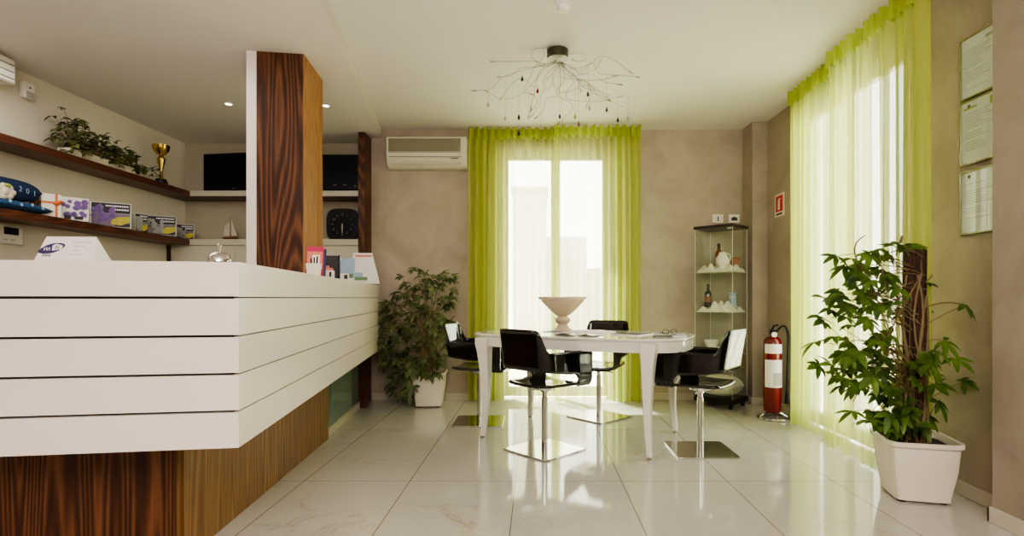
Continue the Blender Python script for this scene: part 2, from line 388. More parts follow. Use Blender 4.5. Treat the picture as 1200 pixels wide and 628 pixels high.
def french_window(name, o, ex, w, h):
    """o lower left corner inside the reveal, ex along the wall"""
    ex = Vector(ex); ey = Vector((0, 0, 1)); ez = ex.cross(ey)
    root = struct(bpy.data.objects.new(name, None)); COL.objects.link(root); root.location = o
    m = frame((0, 0, 0), ex, ez, ey)   # local x along wall, y outward(-), z up
    f = MB(); t = .045
    f.box(0, w, -.03, .03, h-t, h, m); f.box(0, t, -.03, .03, 0, h-t, m); f.box(w-t, w, -.03, .03, 0, h-t, m)
    f.build('window_frame', 'white', root, bevel=.004)
    for a, b in ((t, w/2), (w/2, w-t)):
        s = MB(); q = .045; z0, z1 = .02, h-t
        s.box(a, b, -.025, .025, z0, z0+.1, m); s.box(a, b, -.025, .025, z1-q, z1, m)
        s.box(a, a+q, -.025, .025, z0+.1, z1-q, m); s.box(b-q, b, -.025, .025, z0+.1, z1-q, m)
        so = s.build('sash', 'white', root, bevel=.004)
        MB().box(a+q, b-q, -.004, .004, z0+.1, z1-q, m).build('pane', 'glass', so)
    return root
french_window('window_1', (W0, YB+.15, 0), (1, 0, 0), W1-W0, WT)
french_window('window_2', (XR+.05, R1, 0), (0, -1, 0), R1-R0, RT)

# outside
struct(MB().box(-30, 40, YA+.31, 45, -.25, -.15).box(XR+.31, 40, -20, YA+.31, -.25, -.15).build('ground', 'pavement'))
b = thing('building', 'pale stepped building outside, seen through the rear window', 'building', (0, 13, -.15))
MB().box(-.55, .25, 0, 6, 0, 3.75).box(.25, 1.3, 1, 6, 0, 2.75).build('wall', 'building', b)
MB().box(-.6, .3, -.05, 6.05, 3.75, 3.83).build('roof', 'building', b)
MB().box(1.3, 3.6, 2, 7, 0, 2.0).build('annexe', 'building', b)

# ------------------------------------------------------------------ curtains
def curtain(name, label, o, ex, w, top, nf, seed, group, dense):
    """o: start point on floor, ex: direction, folds toward its normal. dense: end (0/1) that gathers"""
    rnd = random.Random(seed); ex = Vector(ex); nn = Vector((ex.y, -ex.x, 0))
    root = thing(name, label, 'curtain', o, 0, group)
    ph = [rnd.uniform(0, 6.28) for _ in range(6)]
    def wave(u, v):
        top_a = .5 + .5*v     # v=1 at top
        g = u*w
        a = .024*math.sin(2*PI*nf*u + .7*math.sin(5*u+ph[0]))
        bq = .017*math.sin(2*PI*nf*.43*u + ph[1] + .5*(1-v)) + .010*math.sin(2*PI*nf*1.7*u + ph[2] + (1-v)*1.1)
        return g, a*(.7+.3*v) + bq*(1-.55*v)
    def drape(u, v):
        g, d = wave(u, v); spread = 1 + .03*(1-v)
        return ex*(g + .012*math.sin(9*u+ph[3])*(1-v)) + nn*(d*(1.25-.25*v)) + Vector((0, 0, .012 + v*(top-.09-.012)))
    dr_ = MB().grid(drape, int(nf*16), 14).build('drape', 'sheer', root, smooth=True)
    at_ = dr_.data.attributes.new('gather', 'FLOAT', 'POINT'); nu = int(nf*16)
    for i in range(nu+1):
        u = i/nu; e = u if dense == 0 else 1-u
        q = max(0, min(1, (.52-e)/.34)); q = q*q*(3-2*q)*(.85+.15*math.sin(2*PI*nf*.5*u+ph[2])) + .35*max(0, 1-(1-e)/.10)
        for j in range(15): at_.data[i*15+j].value = q
    def head(u, v):
        g = u*w; d = .030*math.sin(2*PI*nf*.95*u) + .008*math.sin(2*PI*nf*2.6*u+ph[4])
        return ex*(g + .007*math.sin(2*PI*nf*2.3*u)) + nn*(d+.006) + Vector((0, 0, top-.115 + v*.115 + .004*math.sin(2*PI*nf*.95*u)))
    MB().grid(head, int(nf*18), 3).build('gathered_heading', 'heading', root, smooth=True)
    MB().tube([ex*0 + Vector((0, 0, top-.004)), ex*w + Vector((0, 0, top-.004))], .004, 6).build('curtain_rail', 'white', root)
    return root
curtain('curtain', 'lime green sheer curtain beside the air conditioner, left half of the rear window', (-.675, 5.475, 0), (1, 0, 0), .92, ZC-.01, 13, 3, 'sheer curtains at the rear window', 0)
curtain('curtain', 'lime green sheer curtain near the display cabinet, right half of the rear window', (.18, 5.40, 0), (1, 0, 0), .855, ZC-.01, 12, 7, 'sheer curtains at the rear window', 1)
curtain('curtain', 'lime green sheer curtain beside the fire extinguisher, far half of the side window', (2.125, 4.53, 0), (0, -1, 0), .78, ZC-.01, 11, 11, 'sheer curtains at the side window', 0)
curtain('curtain', 'lime green sheer curtain behind the tall climbing plant, near half of the side window', (2.05, 3.80, 0), (0, -1, 0), .94, ZC-.01, 12, 19, 'sheer curtains at the side window', 1)

# ------------------------------------------------------------------ reception counter
C0 = Vector((-.996, 1.83, 0)); S = Vector((-.149, 1, 0)).normalized(); Fd = Vector((-1, -.149, 0)).normalized()
Lside, Lfront = 3.50, 2.48
ctr = thing('reception_counter', 'white slatted reception counter on a recessed walnut plinth', 'counter')
zs = [1.16, 1.041, .912, .785, .66, .538]
# local frame for side run: x along S, y inward (Fd side)
inw = Fd
def quad(p, q, th, inner):   # footprint polygon of a run from p to q with thickness toward inner
    return [p, q, q + inner*th, p + inner*th]
Pside = C0 + S*Lside
# mitred L footprint of the shell
def L(off, th, endcut=0.0, fl=Lfront):
    a = C0 + Fd*off + S*off
    pf = C0 + Fd*fl + S*off; ps = C0 + S*(Lside-endcut) + Fd*off
    a2 = C0 + Fd*(off+th) + S*(off+th)
    return [pf, a, ps, ps + Fd*th, a2, pf + S*th]
fr = MB(); sd = MB(); core = MB()
for i in range(5):
    z1, z0 = zs[i], zs[i+1]; g = .0042 if i else 0
    a = C0; a2 = C0 + (Fd + S)*.022
    fr.prism([(p.x, p.y) for p in (C0 + Fd*Lfront, a, a2, C0 + Fd*Lfront + S*.022)], z0 + (.0042 if i < 4 else 0), z1 - g)
    sd.prism([(p.x, p.y) for p in (a, Pside, Pside + Fd*.022, a2)], z0 + (.0022 if i < 4 else 0), z1 - g*.5)
fr.build('front_boards', 'counter', ctr)
sd.build('side_boards', 'counter', ctr)
core.prism([(p.x, p.y) for p in L(.0225, .03, .002)], .542, 1.12).build('backing_panel', 'gap', ctr)
MB().prism([(p.x, p.y) for p in L(.0228, .62, .002)], 1.12, 1.158).build('worktop', 'counter', ctr)
MB().prism([(p.x, p.y) for p in L(.0226, .40, .002)], .5385, .5415).build('soffit_panel', 'counter', ctr)
MB().prism([(p.x, p.y) for p in (Pside + Fd*.0, Pside + Fd*.62, Pside + Fd*.62 + S*.02, Pside + S*.02)], .54, 1.16).build('end_panel', 'counter', ctr)
# plinth
P0 = Vector((-1.389, 2.157, 0)); PS = Vector((-1.53, 4.03, 0)); PE = Vector((-1.655, 5.16, 0))
pf = P0 + Fd*2.2
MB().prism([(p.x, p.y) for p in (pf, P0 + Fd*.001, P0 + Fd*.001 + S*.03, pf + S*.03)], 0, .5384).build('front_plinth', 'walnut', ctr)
pp = MB()
pd = (PS - P0)
for i in range(4):
    a = P0 + pd*(i/4) + (pd.normalized()*.0015 if i else Vector()); bq = P0 + pd*((i+1)/4)
    pp.prism([(p.x, p.y) for p in (a, bq, bq + Fd*.03, a + Fd*.03)], 0, .5384)
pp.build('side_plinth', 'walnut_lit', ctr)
g0 = PS + Fd*.025; g1 = PE + Fd*.02
MB().prism([(p.x, p.y) for p in (g0, g1, g1 + Fd*.012, g0 + Fd*.012)], .06, .5384).build('glass_panel', 'green_glass', ctr)
MB().prism([(p.x, p.y) for p in (g0 - Fd*.012, g1 - Fd*.012, g1 + Fd*.02, g0 + Fd*.02)], 0, .06).build('glass_kickboard', 'skirt', ctr)
MB().box(-1.72, -1.612, 5.16, 5.24, 0, .5384).build('end_post', 'walnut_x', ctr)

# pillar on the counter
pc = thing('wood_column', 'walnut veneered square column rising from the counter to the ceiling', 'column', (-1.546, 3.625, 1.158))
A = Vector((0, 0, 0)); D1 = Vector((-.989, -.147, 0)); D2 = Vector((-.1, 1, 0)).normalized()
hp = ZS - 1.158 - .001
w1 = A + D1*.29; bk = D2*.44
MB().prism([(p.x, p.y) for p in (A + D2*.002, w1 + D2*.002, w1 + bk, A + bk)], 0, hp).build('front_veneer', 'walnut', pc)
sv = MB(); o_ = -D1*.003
sv.prism([(p.x, p.y) for p in (A + o_, A + bk + o_, A + bk, A)], 0, hp).build('side_veneer', 'pillar_lit', pc)
e0 = w1 + D1*.001; e1 = w1 + D1*.062
MB().prism([(p.x, p.y) for p in (e0, e1, e1 + D2*.25, e0 + D2*.25)], 0, hp).build('white_edge_panel', 'counter', pc)
pc.children[-1]['label'] = 'white upright edge panel'

# ------------------------------------------------------------------ alcove: side panel, shelves, base cabinet
tag(MB().box(-1.735, -1.672, 5.33, YA-.002, 0, ZS-.002).build('end_panel', 'walnut'), 'tall dark walnut side panel closing the shelf alcove next to the air conditioner', 'panel')
tag(MB().box(XL+.001, -3.45, 1.2, 5.448, 2.05, 2.105).build('wall_shelf', 'walnut_y', bevel=.002), 'upper dark walnut shelf along the left wall under the trophy', 'shelf')
tag(MB().box(XL+.001, -3.45, 1.2, 5.448, 1.565, 1.622).build('wall_shelf', 'walnut_y', bevel=.002), 'lower dark walnut shelf along the left wall holding boxes and blue cloth', 'shelf')
sh = thing('alcove_shelf', 'upper cream alcove shelf carrying the two dark screens', 'shelf', (0, 0, 2.05))
MB().box(XL+.001, -1.737, 5.45, YA-.001, .006, .06).build('shelf_board', 'offwhite', sh, bevel=.002)
MB().box(XL+.001, -1.737, 5.452, YA-.001, 0, .006).build('walnut_underside', 'walnut_x', sh)
sh = thing('base_cabinet', 'cream cabinet below the alcove with a wide flat top ledge holding the clock', 'cabinet', (0, 0, 0))
MB().box(XL+.001, -1.737, 5.44, YA-.001, 1.565, 1.625).build('top_ledge', 'offwhite', sh, bevel=.002)
MB().box(XL+.03, -1.737, 5.46, YA-.001, 0, 1.564).build('cabinet_body', 'offwhite', sh)
MB().box(XL+.001, XL+.029, 5.44, YA-.001, 0, 1.564).build('gap_strip', 'walnut', sh)  # added dark strip standing for the dark gap at the wall
dr = MB()
for i in range(3):
    x0 = -3.64 + i*.632
    dr.box(x0+.003, x0+.629, 5.452, 5.46, .06, 1.55)
dr.build('door_fronts', 'offwhite', sh, bevel=.002)

# ------------------------------------------------------------------ things on the shelves
ZU, ZL = 2.106, 1.623
# screens
def screen(name, label, c0, c1, z, h, foot=True):
    c0, c1 = Vector(c0), Vector(c1); d = (c1-c0); w = d.length; ex = d.normalized(); ey = Vector((-ex.y, ex.x, 0))
    t = thing(name, label, 'television', ((c0.x+c1.x)/2, (c0.y+c1.y)/2, z), math.atan2(ex.y, ex.x))
    MB().box(-w/2, w/2, 0, .04, .03, .03+h).build('casing', 'black', t, bevel=.006)
    MB().box(-w/2+.022, w/2-.022, -.0015, .0005, .052, .03+h-.022).build('screen', 'screen', t)
    MB().box(-.03, .03, .01, .03, .006, .03).box(-.13, .13, -.04, .07, 0, .006).build('stand', 'black', t, bevel=.002)
    return t
t = screen('television', 'flat black television standing left of the wood column', (-3.41, 5.60), (-2.72, 5.50), ZU+.004, .375)
MB().box(-.02, .02, -.003, -.0015, .038, .045).build('maker_badge', 'clockface', t)
t = screen('television', 'black screen right of the wood column, above the clock', (-2.36, 5.56), (-1.80, 5.56), ZU+.004, .36)
for q_ in ((.02, .05, .075, .083), (.12, .15, .075, .083), (.235, .25, .06, .075)): MB().box(q_[0], q_[1], -.003, -.0015, q_[2], q_[3]).build('indicator_light', 'clockface', t)

# sailboat
t = thing('model_sailboat', 'small model sailboat with pale sails on the alcove ledge', 'ornament', (-3.11, 5.56, 1.626))
hp_ = []
def hull(u, v):
    x = (u-.5)*.16; wd = .028*math.sqrt(max(0, 1-(2*abs(u-.5))**2.2)) ; a = (v-.5)*PI
    return Vector((x, wd*math.sin(a), .03 - .026*math.cos(a)*(1-.6*abs(2*u-1)**2)))
MB().grid(hull, 12, 8).build('hull', 'brown', t, smooth=True, solid=.003)
MB().tube([(0, 0, .01), (0, 0, .235)], .003, 6).build('mast', 'brown', t)
MB().add([(.006, 0, .045), (.07, .0, .045), (.006, .0, .215)], [(0, 1, 2)]).add([(-.006, 0, .045), (-.075, .004, .05), (-.06, .01, .15), (-.006, 0, .19)], [(0, 1, 2, 3)]).build('sail', 'sail', t, solid=.001)

# clock
t = thing('desk_clock', 'black rounded square clock leaning against the alcove wall', 'clock', (-1.985, 5.60, 1.627))
def rsq(r, k, n=48):
    out = []
    for i in range(n):
        a = 2*PI*i/n; c, s = math.cos(a), math.sin(a); q = (abs(c)**k + abs(s)**k)**(-1/k); out.append((r*q*c, r*q*s))
    return out
mt = Matrix.Translation((0, 0, .165)) @ Matrix.Rotation(math.radians(90), 4, 'X')
MB().prism(rsq(.165, 4), -.03, .0, mt).build('clock_case', 'black', t, bevel=.006)
MB().prism(rsq(.128, 2.4), .0, .002, mt).build('dial', 'screen', t)
for i in range(12):
    a = PI/2 - 2*PI*i/12
    textmesh(str(12 if i == 0 else i), .034, 'numeral', 'clockface', t, mt @ Matrix.Translation((.102*math.cos(a), .102*math.sin(a), .0028)))
MB().box(-.003, .003, -.085, .01, .003, .004, mt).box(-.004, .004, -.045, .01, .004, .005, mt).build('clock_hand', 'white', t)

# trophy
t = thing('trophy_cup', 'gold trophy cup on a dark base on the upper left shelf', 'trophy', (-3.50, 5.10, ZU))
MB().lathe([(.055, 0), (.055, .02), (.045, .022), (.045, .04)], n=24).build('base', 'black', t, smooth=True)
MB().lathe([(.03, .04), (.018, .055), (.012, .09), (.014, .13), (.03, .19), (.036, .23), (.022, .25), (.012, .262)], n=20).build('stem', 'gold', t, smooth=True)
MB().lathe([(.012, .262), (.04, .275), (.066, .31), (.074, .355), (.07, .356), (.06, .315), (.03, .285), (.001, .28)], n=28).build('cup', 'gold', t, smooth=True)
for s_ in (-1, 1):
    MB().tube(bez((0, s_*.068, .345), (0, s_*.115, .34), (0, s_*.05, .285)), .004, 6).build('handle', 'gold', t, smooth=True)

# ---- leaves
def leaflet(mb, base, d, nrm, ln, wd, fold=.25, droop=.2):
    d = d.normalized(); sidev = d.cross(nrm)
    sidev = sidev.normalized() if sidev.length > 1e-4 else d.orthogonal().normalized()
    nn = sidev.cross(d).normalized(); vs = []
    prof = [(0, .0), (.18, .55), (.42, 1), (.68, .85), (.88, .42), (1, 0)]
    for t, w in prof:
        c = base + d*(t*ln) - Vector((0, 0, 1))*(droop*ln*t*t)
        up = nn*(fold*w*wd*.5)
        vs += [c - sidev*(w*wd*.5) + up, c, c + sidev*(w*wd*.5) + up]
    fs = []
    for i in range(5):
        a = i*3; fs += [(a, a+1, a+4, a+3), (a+1, a+2, a+5, a+4)]
    mb.add(vs, fs)
def palmate(mb, p, d, rnd, n, ln, wd):
    d = d.normalized(); nrm = Vector((rnd.uniform(-.4, .4), rnd.uniform(-.8, .1), rnd.uniform(.4, 1))).normalized()
    a0 = d - nrm*d.dot(nrm); a0 = a0.normalized() if a0.length > .05 else nrm.orthogonal().normalized()
    b0 = nrm.cross(a0)
    for k in range(n):
        an = (k - (n-1)/2) * (math.radians(255)/n) + rnd.uniform(-.12, .12)
        dd = a0*math.cos(an) + b0*math.sin(an) + nrm*rnd.uniform(-.25, .05)
        sc = (1 - .35*abs(an)/2.2)*rnd.uniform(.85, 1.1)
        leaflet(mb, p, dd, nrm, ln*sc, wd*sc, .3, rnd.uniform(.1, .45))

def square_pot(t, bw, tw, h, rot):
    m = Matrix.Rotation(rot, 4, 'Z'); v = []
    def ring(w, z, r=.14):
        out = []
        k = w/2; c = k*r*2
        for sx_, sy_ in ((1, 1), (-1, 1), (-1, -1), (1, -1)):
            pts = [(sx_*k, sy_*(k-c)), (sx_*(k-c*.3), sy_*(k-c*.3)), (sx_*(k-c), sy_*k)]
            if sx_*sy_ < 0: pts = pts[::-1]
            out += pts
        return [m @ Vector((x, y, z)) for x, y in out]
    rings = [ring(bw, .012), ring(bw, .03), ring(bw + (tw-bw)*.55, h*.55), ring(tw*.93, h*.9), ring(tw, h*.93), ring(tw, h), ring(tw*.92, h), ring(tw*.88, h*.86)]
    n = 12; mb = MB(); vs = [p for r_ in rings for p in r_]
    fs = [(i*n+k, i*n+(k+1) % n, (i+1)*n+(k+1) % n, (i+1)*n+k) for i in range(len(rings)-1) for k in range(n)]
    fs.append(tuple(range(n-1, -1, -1)))
    mb.add(vs, fs).build('pot', 'pot', t, bevel=.003)
    r_ = ring(tw*.885, h*.88)
    MB().add(r_, [tuple(range(12))]).build('soil', 'soil', t)
    for x in (-1, 1):
        for y in (-1, 1): MB().lathe([(.018, 0), (.018, .014)], m @ Vector((x*bw*.36, y*bw*.36, 0)), 10).build('pot_foot', 'black', t)

def inside(poly, x, y):
    c = False; n = len(poly)
    for i in range(n):
        x0, y0 = poly[i]; x1, y1 = poly[i-1]
        if (y0 > y) != (y1 > y) and x < (x1-x0)*(y-y0)/(y1-y0) + x0: c = not c
    return c

# big climbing plant, right foreground
pc_ = Vector((1.99, 2.87, 0))
t = thing('potted_climber', 'large leafy climber on a bark pole in a white square pot by the side window', 'plant', pc_)
square_pot(t, .255, .345, .315, math.radians(-14))
rnd = random.Random(5)
pole = MB()
def bark(u, v):
    a = 2*PI*u; r = .05*(1+.09*math.sin(7*a+3*v)+.05*math.sin(15*a-9*v)); return Vector((r*math.cos(a)+.004*v, r*math.sin(a), .24+v*1.05))
pole.grid(bark, 40, 20); pole.lathe([(.046, 0), (.02, .004)], (.004, 0, 1.287), 16).build('support_pole', 'bark', t, smooth=True)
fol = MB(); stm = MB()
def loc(px, py, d): return at(px, d, py) - pc_
region = [(1015, 300), (1040, 280), (1078, 290), (1086, 320), (1090, 390), (1094, 440), (1088, 505), (1040, 505), (1010, 480), (985, 455), (985, 410), (962, 375), (975, 345), (1000, 330)]
cl = []
while len(cl) < 122:
    x, y = rnd.uniform(950, 1100), rnd.uniform(275, 510)
    if 1046 < x and y < 440 and rnd.random() < .8: continue
    if inside(region, x, y): cl.append((x, y, rnd.uniform(2.62, 3.0)))
ex_ = [(980, 300, 2.7), (1000, 303, 2.7), (990, 312, 2.7), (962, 372, 2.75), (968, 350, 2.75), (957, 400, 2.8), (960, 428, 2.8), (975, 428, 2.75), (985, 440, 2.7), (1130, 358, 2.72), (1100, 412, 2.7), (1118, 420, 2.7), (1106, 400, 2.75), (1095, 450, 2.7), (1100, 470, 2.8), (1000, 482, 2.7), (1020, 492, 2.7), (1045, 288, 2.8), (1072, 291, 2.85), (1010, 320, 2.7), (1128, 448, 2.8)]
for i, (x, y, d) in enumerate(cl + ex_):
    p = loc(x, y, d)
    big = i >= len(cl)
    z0 = min(1.25, max(.32, p.z - rnd.uniform(-.05, .22)))
    root_ = Vector((rnd.uniform(-.06, .03), rnd.uniform(-.07, .03), z0))
    if rnd.random() < .25: root_ = Vector((-.05, -.04, rnd.uniform(.3, .7)))
    mid = (root_ + p)/2 + Vector((rnd.uniform(-.04, .04), rnd.uniform(-.04, .04), rnd.uniform(.02, .12)))
    stm.tube(bez(root_, mid, p, 6), [.0028]*3 + [.0018]*4, 5)
    dr_ = (p - mid); dr_ = Vector((dr_.x, dr_.y, dr_.z*.5 - .03))
    palmate(fol, p, dr_, rnd, rnd.choice([5, 5, 6]) if not big else 5, rnd.uniform(.068, .096)*(1.15 if big else 1), rnd.uniform(.032, .042))
# aerial loops and creepers along the pole
for (a, b_, c) in (((1050, 300), (1060, 262), (1056, 285)), ((1022, 330), (985, 290), (1014, 276)), ((1010, 310), (1005, 345), (1030, 345)), ((1085, 360), (1110, 350), (1130, 358)), ((1085, 330), (1092, 325), (1092, 322)), ((1020, 440), (1045, 380), (1075, 330)), ((1080, 440), (1040, 400), (1015, 370)), ((1000, 470), (1020, 430), (1040, 400))):
    stm.tube(bez(loc(*a, 2.74), loc(*b_, 2.7), loc(*c, 2.76), 12), .0035, 5)
for k in range(7):
    a0 = rnd.uniform(3.4, 6); z0 = .28
    pts = [Vector((.058*math.cos(a0 + .5*math.sin(q*.8+k)), .058*math.sin(a0+.5*math.sin(q*.8+k)), z0 + q*.11)) for q in range(9 - k % 3)]
    stm.tube(pts, .006, 6)
for v_ in fol.v: v_.x = min(v_.x, XR-.012-pc_.x)
stm.build('stem', 'stem', t, smooth=True)
fol.build('foliage', 'leaf_a', t, smooth=True)

# bushy plant back left
pb = Vector((-1.03, 5.29, 0))
t = thing('potted_plant', 'bushy variegated plant in a white tapered pot between counter and rear curtain', 'plant', pb)
square_pot(t, .25, .33, .33, math.radians(4))
fol = MB(); stm = MB(); rnd = random.Random(9)
region = [(466, 322), (484, 312), (500, 318), (512, 322), (525, 314), (538, 330), (536, 345), (522, 365), (528, 380), (522, 410), (518, 436), (490, 440), (484, 462), (474, 470), (458, 460), (452, 440), (447, 400), (444, 375), (452, 350), (462, 345)]
cl = []
while len(cl) < 300:
    x, y = rnd.uniform(440, 540), rnd.uniform(308, 472)
    if inside(region, x, y): cl.append((x, y, rnd.uniform(5.08, 5.38) if x > 460 else rnd.uniform(5.1, 5.3)))
for i, (x, y, d) in enumerate(cl):
    p = at(x, d, y) - pb
    if p.z < .05: p.z = .05
    if p.z < .36 and abs(p.x) < .17: p.y = -.21
    root_ = Vector((rnd.uniform(-.08, .08), rnd.uniform(-.06, .06), .3 if p.z < .5 else rnd.uniform(.3, p.z*.85)))
    mid = (root_ + p)/2 + Vector((rnd.uniform(-.05, .05), rnd.uniform(-.08, .02), rnd.uniform(.03, .14) + (.22 if p.z < .4 else 0)))
    if i % 5 == 0: stm.tube(bez(root_, mid, p, 7), .003, 5)
    palmate(fol, p, p - mid, rnd, rnd.choice([4, 5, 5]), rnd.uniform(.065, .095), rnd.uniform(.034, .046))
for k in range(6):
    stm.tube(bez((rnd.uniform(-.06, .06), rnd.uniform(-.05, .05), .28), (rnd.uniform(-.2, .1), -.12, .7), (rnd.uniform(-.25, .25), -.05, rnd.uniform(.7, 1.0)), 10), .006, 6)
stm.build('stem', 'stem', t, smooth=True)
fol.build('foliage', 'leaf_b', t, smooth=True)

# trailing greenery on the shelf
t = thing('trailing_plant', 'trailing green plant in a low pale trough on the upper left shelf', 'plant', (-3.53, 4.4, ZU))
MB().prism([(-.05, -.32), (.05, -.32), (.06, .34), (-.06, .34)], 0, .06).build('trough', 'offwhite', t, bevel=.008)
fol = MB(); stm = MB(); rnd = random.Random(21)
for i in range(250):
    y = rnd.uniform(-.36, .42); hgt = (.20 + .10*math.cos((y+.35)*3.2))*(1 if y < .3 else .55)
    p = Vector((rnd.uniform(-.08, .10), y, rnd.uniform(.04, max(.08, hgt)) if abs(y) < .5 else rnd.uniform(.04, .1)))
    if y < -.32: p.z += .06
    r_ = Vector((0, max(-.3, min(.3, y*.7)), .06)); 
    if i % 3 == 0: stm.tube(bez(r_, (r_+p)/2 + Vector((0, 0, .07)), p, 5), .002, 4)
    palmate(fol, p, p - r_ + Vector((.02, 0, .02)), rnd, 3, rnd.uniform(.045, .065), rnd.uniform(.034, .044))
for i in range(9):
    p = Vector((rnd.uniform(0, .06), .60 + rnd.uniform(-.05, .05), rnd.uniform(.06, .13)))
    palmate(fol, p, Vector((0, 1, .1)), rnd, 3, .04, .025)
stm.tube(bez((0, .3, .06), (0, .45, .16), (.03, .6, .09), 6), .002, 4)
stm.build('stem', 'stem', t); fol.build('foliage', 'leaf_c', t, smooth=True)

# blue cloth and bag
t = thing('folded_cloth', 'folded teal blue cloth lying on the lower left shelf', 'cloth', (-3.56, 3.62, ZL))
def pillowm(w, l, h, k=3.0):
    def fn(u, v):
        a, b = 2*u-1, 2*v-1
        e = max(0, (1-abs(a)**k)*(1-abs(b)**k))**.45
        return e, Vector((a*w/2, b*l/2, 0))
    mb = MB()
    mb.grid(lambda u, v: fn(u, v)[1] + Vector((0, 0, h*.5 + fn(u, v)[0]*h*.5)), 16, 24)
    mb.grid(lambda u, v: fn(u, 1-v)[1] + Vector((0, 0, h*.5 - fn(u, 1-v)[0]*h*.5)), 16, 24)
    return mb
pillowm(.19, .62, .075).build('cloth_body', 'blue', t, smooth=True)
for i in range(5):
    MB().lathe([(.008, 0), (.011, .0), (.011, .002), (.008, .002)], (.094, -.1 + i*.08, .045 + .012*(i % 2)), 14, Matrix.Rotation(PI/2, 4, 'Y')).build('printed_ring', 'lightblue', t)
t = thing('printed_bag', 'navy blue bag printed with a white flower on the teal cloth', 'bag', (-3.57, 3.60, ZL+.076))
pillowm(.15, .54, .145, 5).build('bag_body', 'navy', t, smooth=True)
fl = MB()
for k in range(7):
    a = 2*PI*k/7; fl.ball((.068, .0 + .05*math.cos(a), .045 + .032*math.sin(a)), .03, 8, 6, (.35, 1.1, .8))
fl.ball((.074, .0, .045), .03, 8, 6, (.3, 1, 1)).build('white_flower', 'sail', t, smooth=True)
MB().ball((.08, .01, .085), .018, 8, 6, (.3, 1.4, .7)).build('flower_leaf', 'greenmark', t, smooth=True)
for i, ch in enumerate(('2', '0', '1')):
    textmesh(ch, .052, 'printed_numeral', 'lightblue', t, frame((.079, .10 + i*.052, .078 - .006*i), (0, 1, 0), (0, 0, 1), (1, 0, 0)))

# boxes and cases on the lower shelf  (px, rotation toward the camera)
def shelf_box(name, label, cat, y, w, h, th, x=-3.52, turn=35, group=None, z=ZL):
    """stands with its printed face turned toward the room; local x = width, local -y = front"""
    return thing(name, label, cat, (x, y, z), math.radians(turn), group)
def ypx(px, x=-3.52): return F*x/(px-PX)
t = thing('cardboard_box', 'brown cardboard box between blue bag and ribboned gift box', 'box', (-3.62, ypx(47, -3.62), ZL), math.radians(70))
MB().box(-.05, .05, -.03, .03, 0, .15).build('carton', 'brown', t, bevel=.002)
t = thing('gift_box', 'white gift box tied with an orange ribbon on the lower shelf', 'box', (-3.51, ypx(59, -3.51), ZL), math.radians(52))
MB().box(-.055, .055, -.035, .035, 0, .165).build('carton', 'white', t, bevel=.002)
MB().box(-.057, .057, -.037, .037, .095, .11).box(.02, .034, -.0375, .0375, 0, .167).build('ribbon', 'orange', t)
MB().ball((.027, -.042, .10), .014, 8, 6, (1.6, .6, 1)).ball((.05, -.042, .112), .012, 8, 6, (1.5, .6, .8)).build('bow', 'orange', t, smooth=True)
def flowers(t, w, h, n, seed, m='purple', y=-.021, zlo=.2, zhi=.95):
    r_ = random.Random(seed); mb = MB()
    for i in range(n):
        cx, cz = r_.uniform(-w*.42, w*.42), h*r_.uniform(zlo, zhi)
        cx += 0
        R = r_.uniform(.014, .026)
        R = min(R, cz*.5, (h-cz)*.9, w/2-abs(cx))
        if R < .004: continue
        for k in range(5):
            a = 2*PI*k/5 + i
            mb.prism([(cx+R*.5*math.cos(a)+R*.5*math.cos(q), cz+R*.5*math.sin(a)+R*.5*math.sin(q)) for q in [2*PI*j/8 for j in range(8)]], 0, .0004,
                     frame((0, y + .0006*0 - .0001*i, 0), (1, 0, 0), (0, 0, 1), (0, -1, 0)))
    return mb.build('flower_print', m, t)
t = thing('printed_box', 'white box printed with purple flowers on the lower shelf', 'box', (-3.50, ypx(87, -3.50), ZL), math.radians(45))
MB().box(-.085, .085, -.02, .02, 0, .175).build('carton', 'white', t, bevel=.002)
flowers(t, .17, .175, 18, 4); MB().box(-.06, -.02, -.0225, -.02, .01, .04).box(.0, .05, -.0225, -.02, .01, .035).build('dark_print', 'ink', t)
def case(y_px, turn, w, h, label, seed, purple=True, th=.03, x=-3.50):
    t = thing('printed_case', label, 'box', (x, ypx(y_px, x), ZL), math.radians(turn), 'printed cases on the lower left shelf')
    MB().box(-w/2, w/2, -th/2, th/2, 0, h).build('case_body', 'white', t, bevel=.002)
    yf = -th/2
    MB().box(-w*.46, w*.48, yf-.0006, yf, .004, h*.55).build('cover_print', 'cover', t)
    MB().box(-w*.46, w*.48, yf-.001, yf, h*.56, h*.97).build('title_panel', 'ink', t)
    MB().box(w*.1, w*.47, yf-.001, yf, .004, h*.16).build('lower_panel', 'ink', t)
    bars = MB()
    r_ = random.Random(seed)
    for z_, x0 in ((h*.86, -w*.12), (h*.72, w*.06)):
        xx = x0
        while xx < w*.43:
            l_ = r_.uniform(.006, .016); bars.box(xx, min(xx+l_, w*.44), yf-.0018, yf-.001, z_-.006, z_+.006); xx += l_ + .003
    bars.build('title_lettering', 'paper', t)
    MB().prism([(w*.0, h*.12), (w*.25, h*.08), (w*.47, h*.22), (w*.47, h*.45), (w*.2, h*.42), (w*.03, h*.3)], 0, .0014, frame((0, yf, 0), (1, 0, 0), (0, 0, 1), (0, -1, 0))).build('yellow_print', 'yellow', t)
    fm = flowers(t, w*.62, h, 22, seed, 'purple' if purple else 'paper_grey', yf-.002, .12, .8)
    fm.location.x = -w*.18
    return t
case(130, 33, .27, .20, 'wide printed case with purple flowers, black band and yellow patch', 2)
case(164, 60, .10, .165, 'narrow dark edged case standing behind the wide purple case', 5, False, .05, -3.53)
case(188, 28, .25, .18, 'printed case with grey flowers and white title, second from the alcove corner', 8, False)
case(216, 22, .17, .15, 'small dark printed case nearest the alcove corner on the lower shelf', 12, False, .03, -3.52)

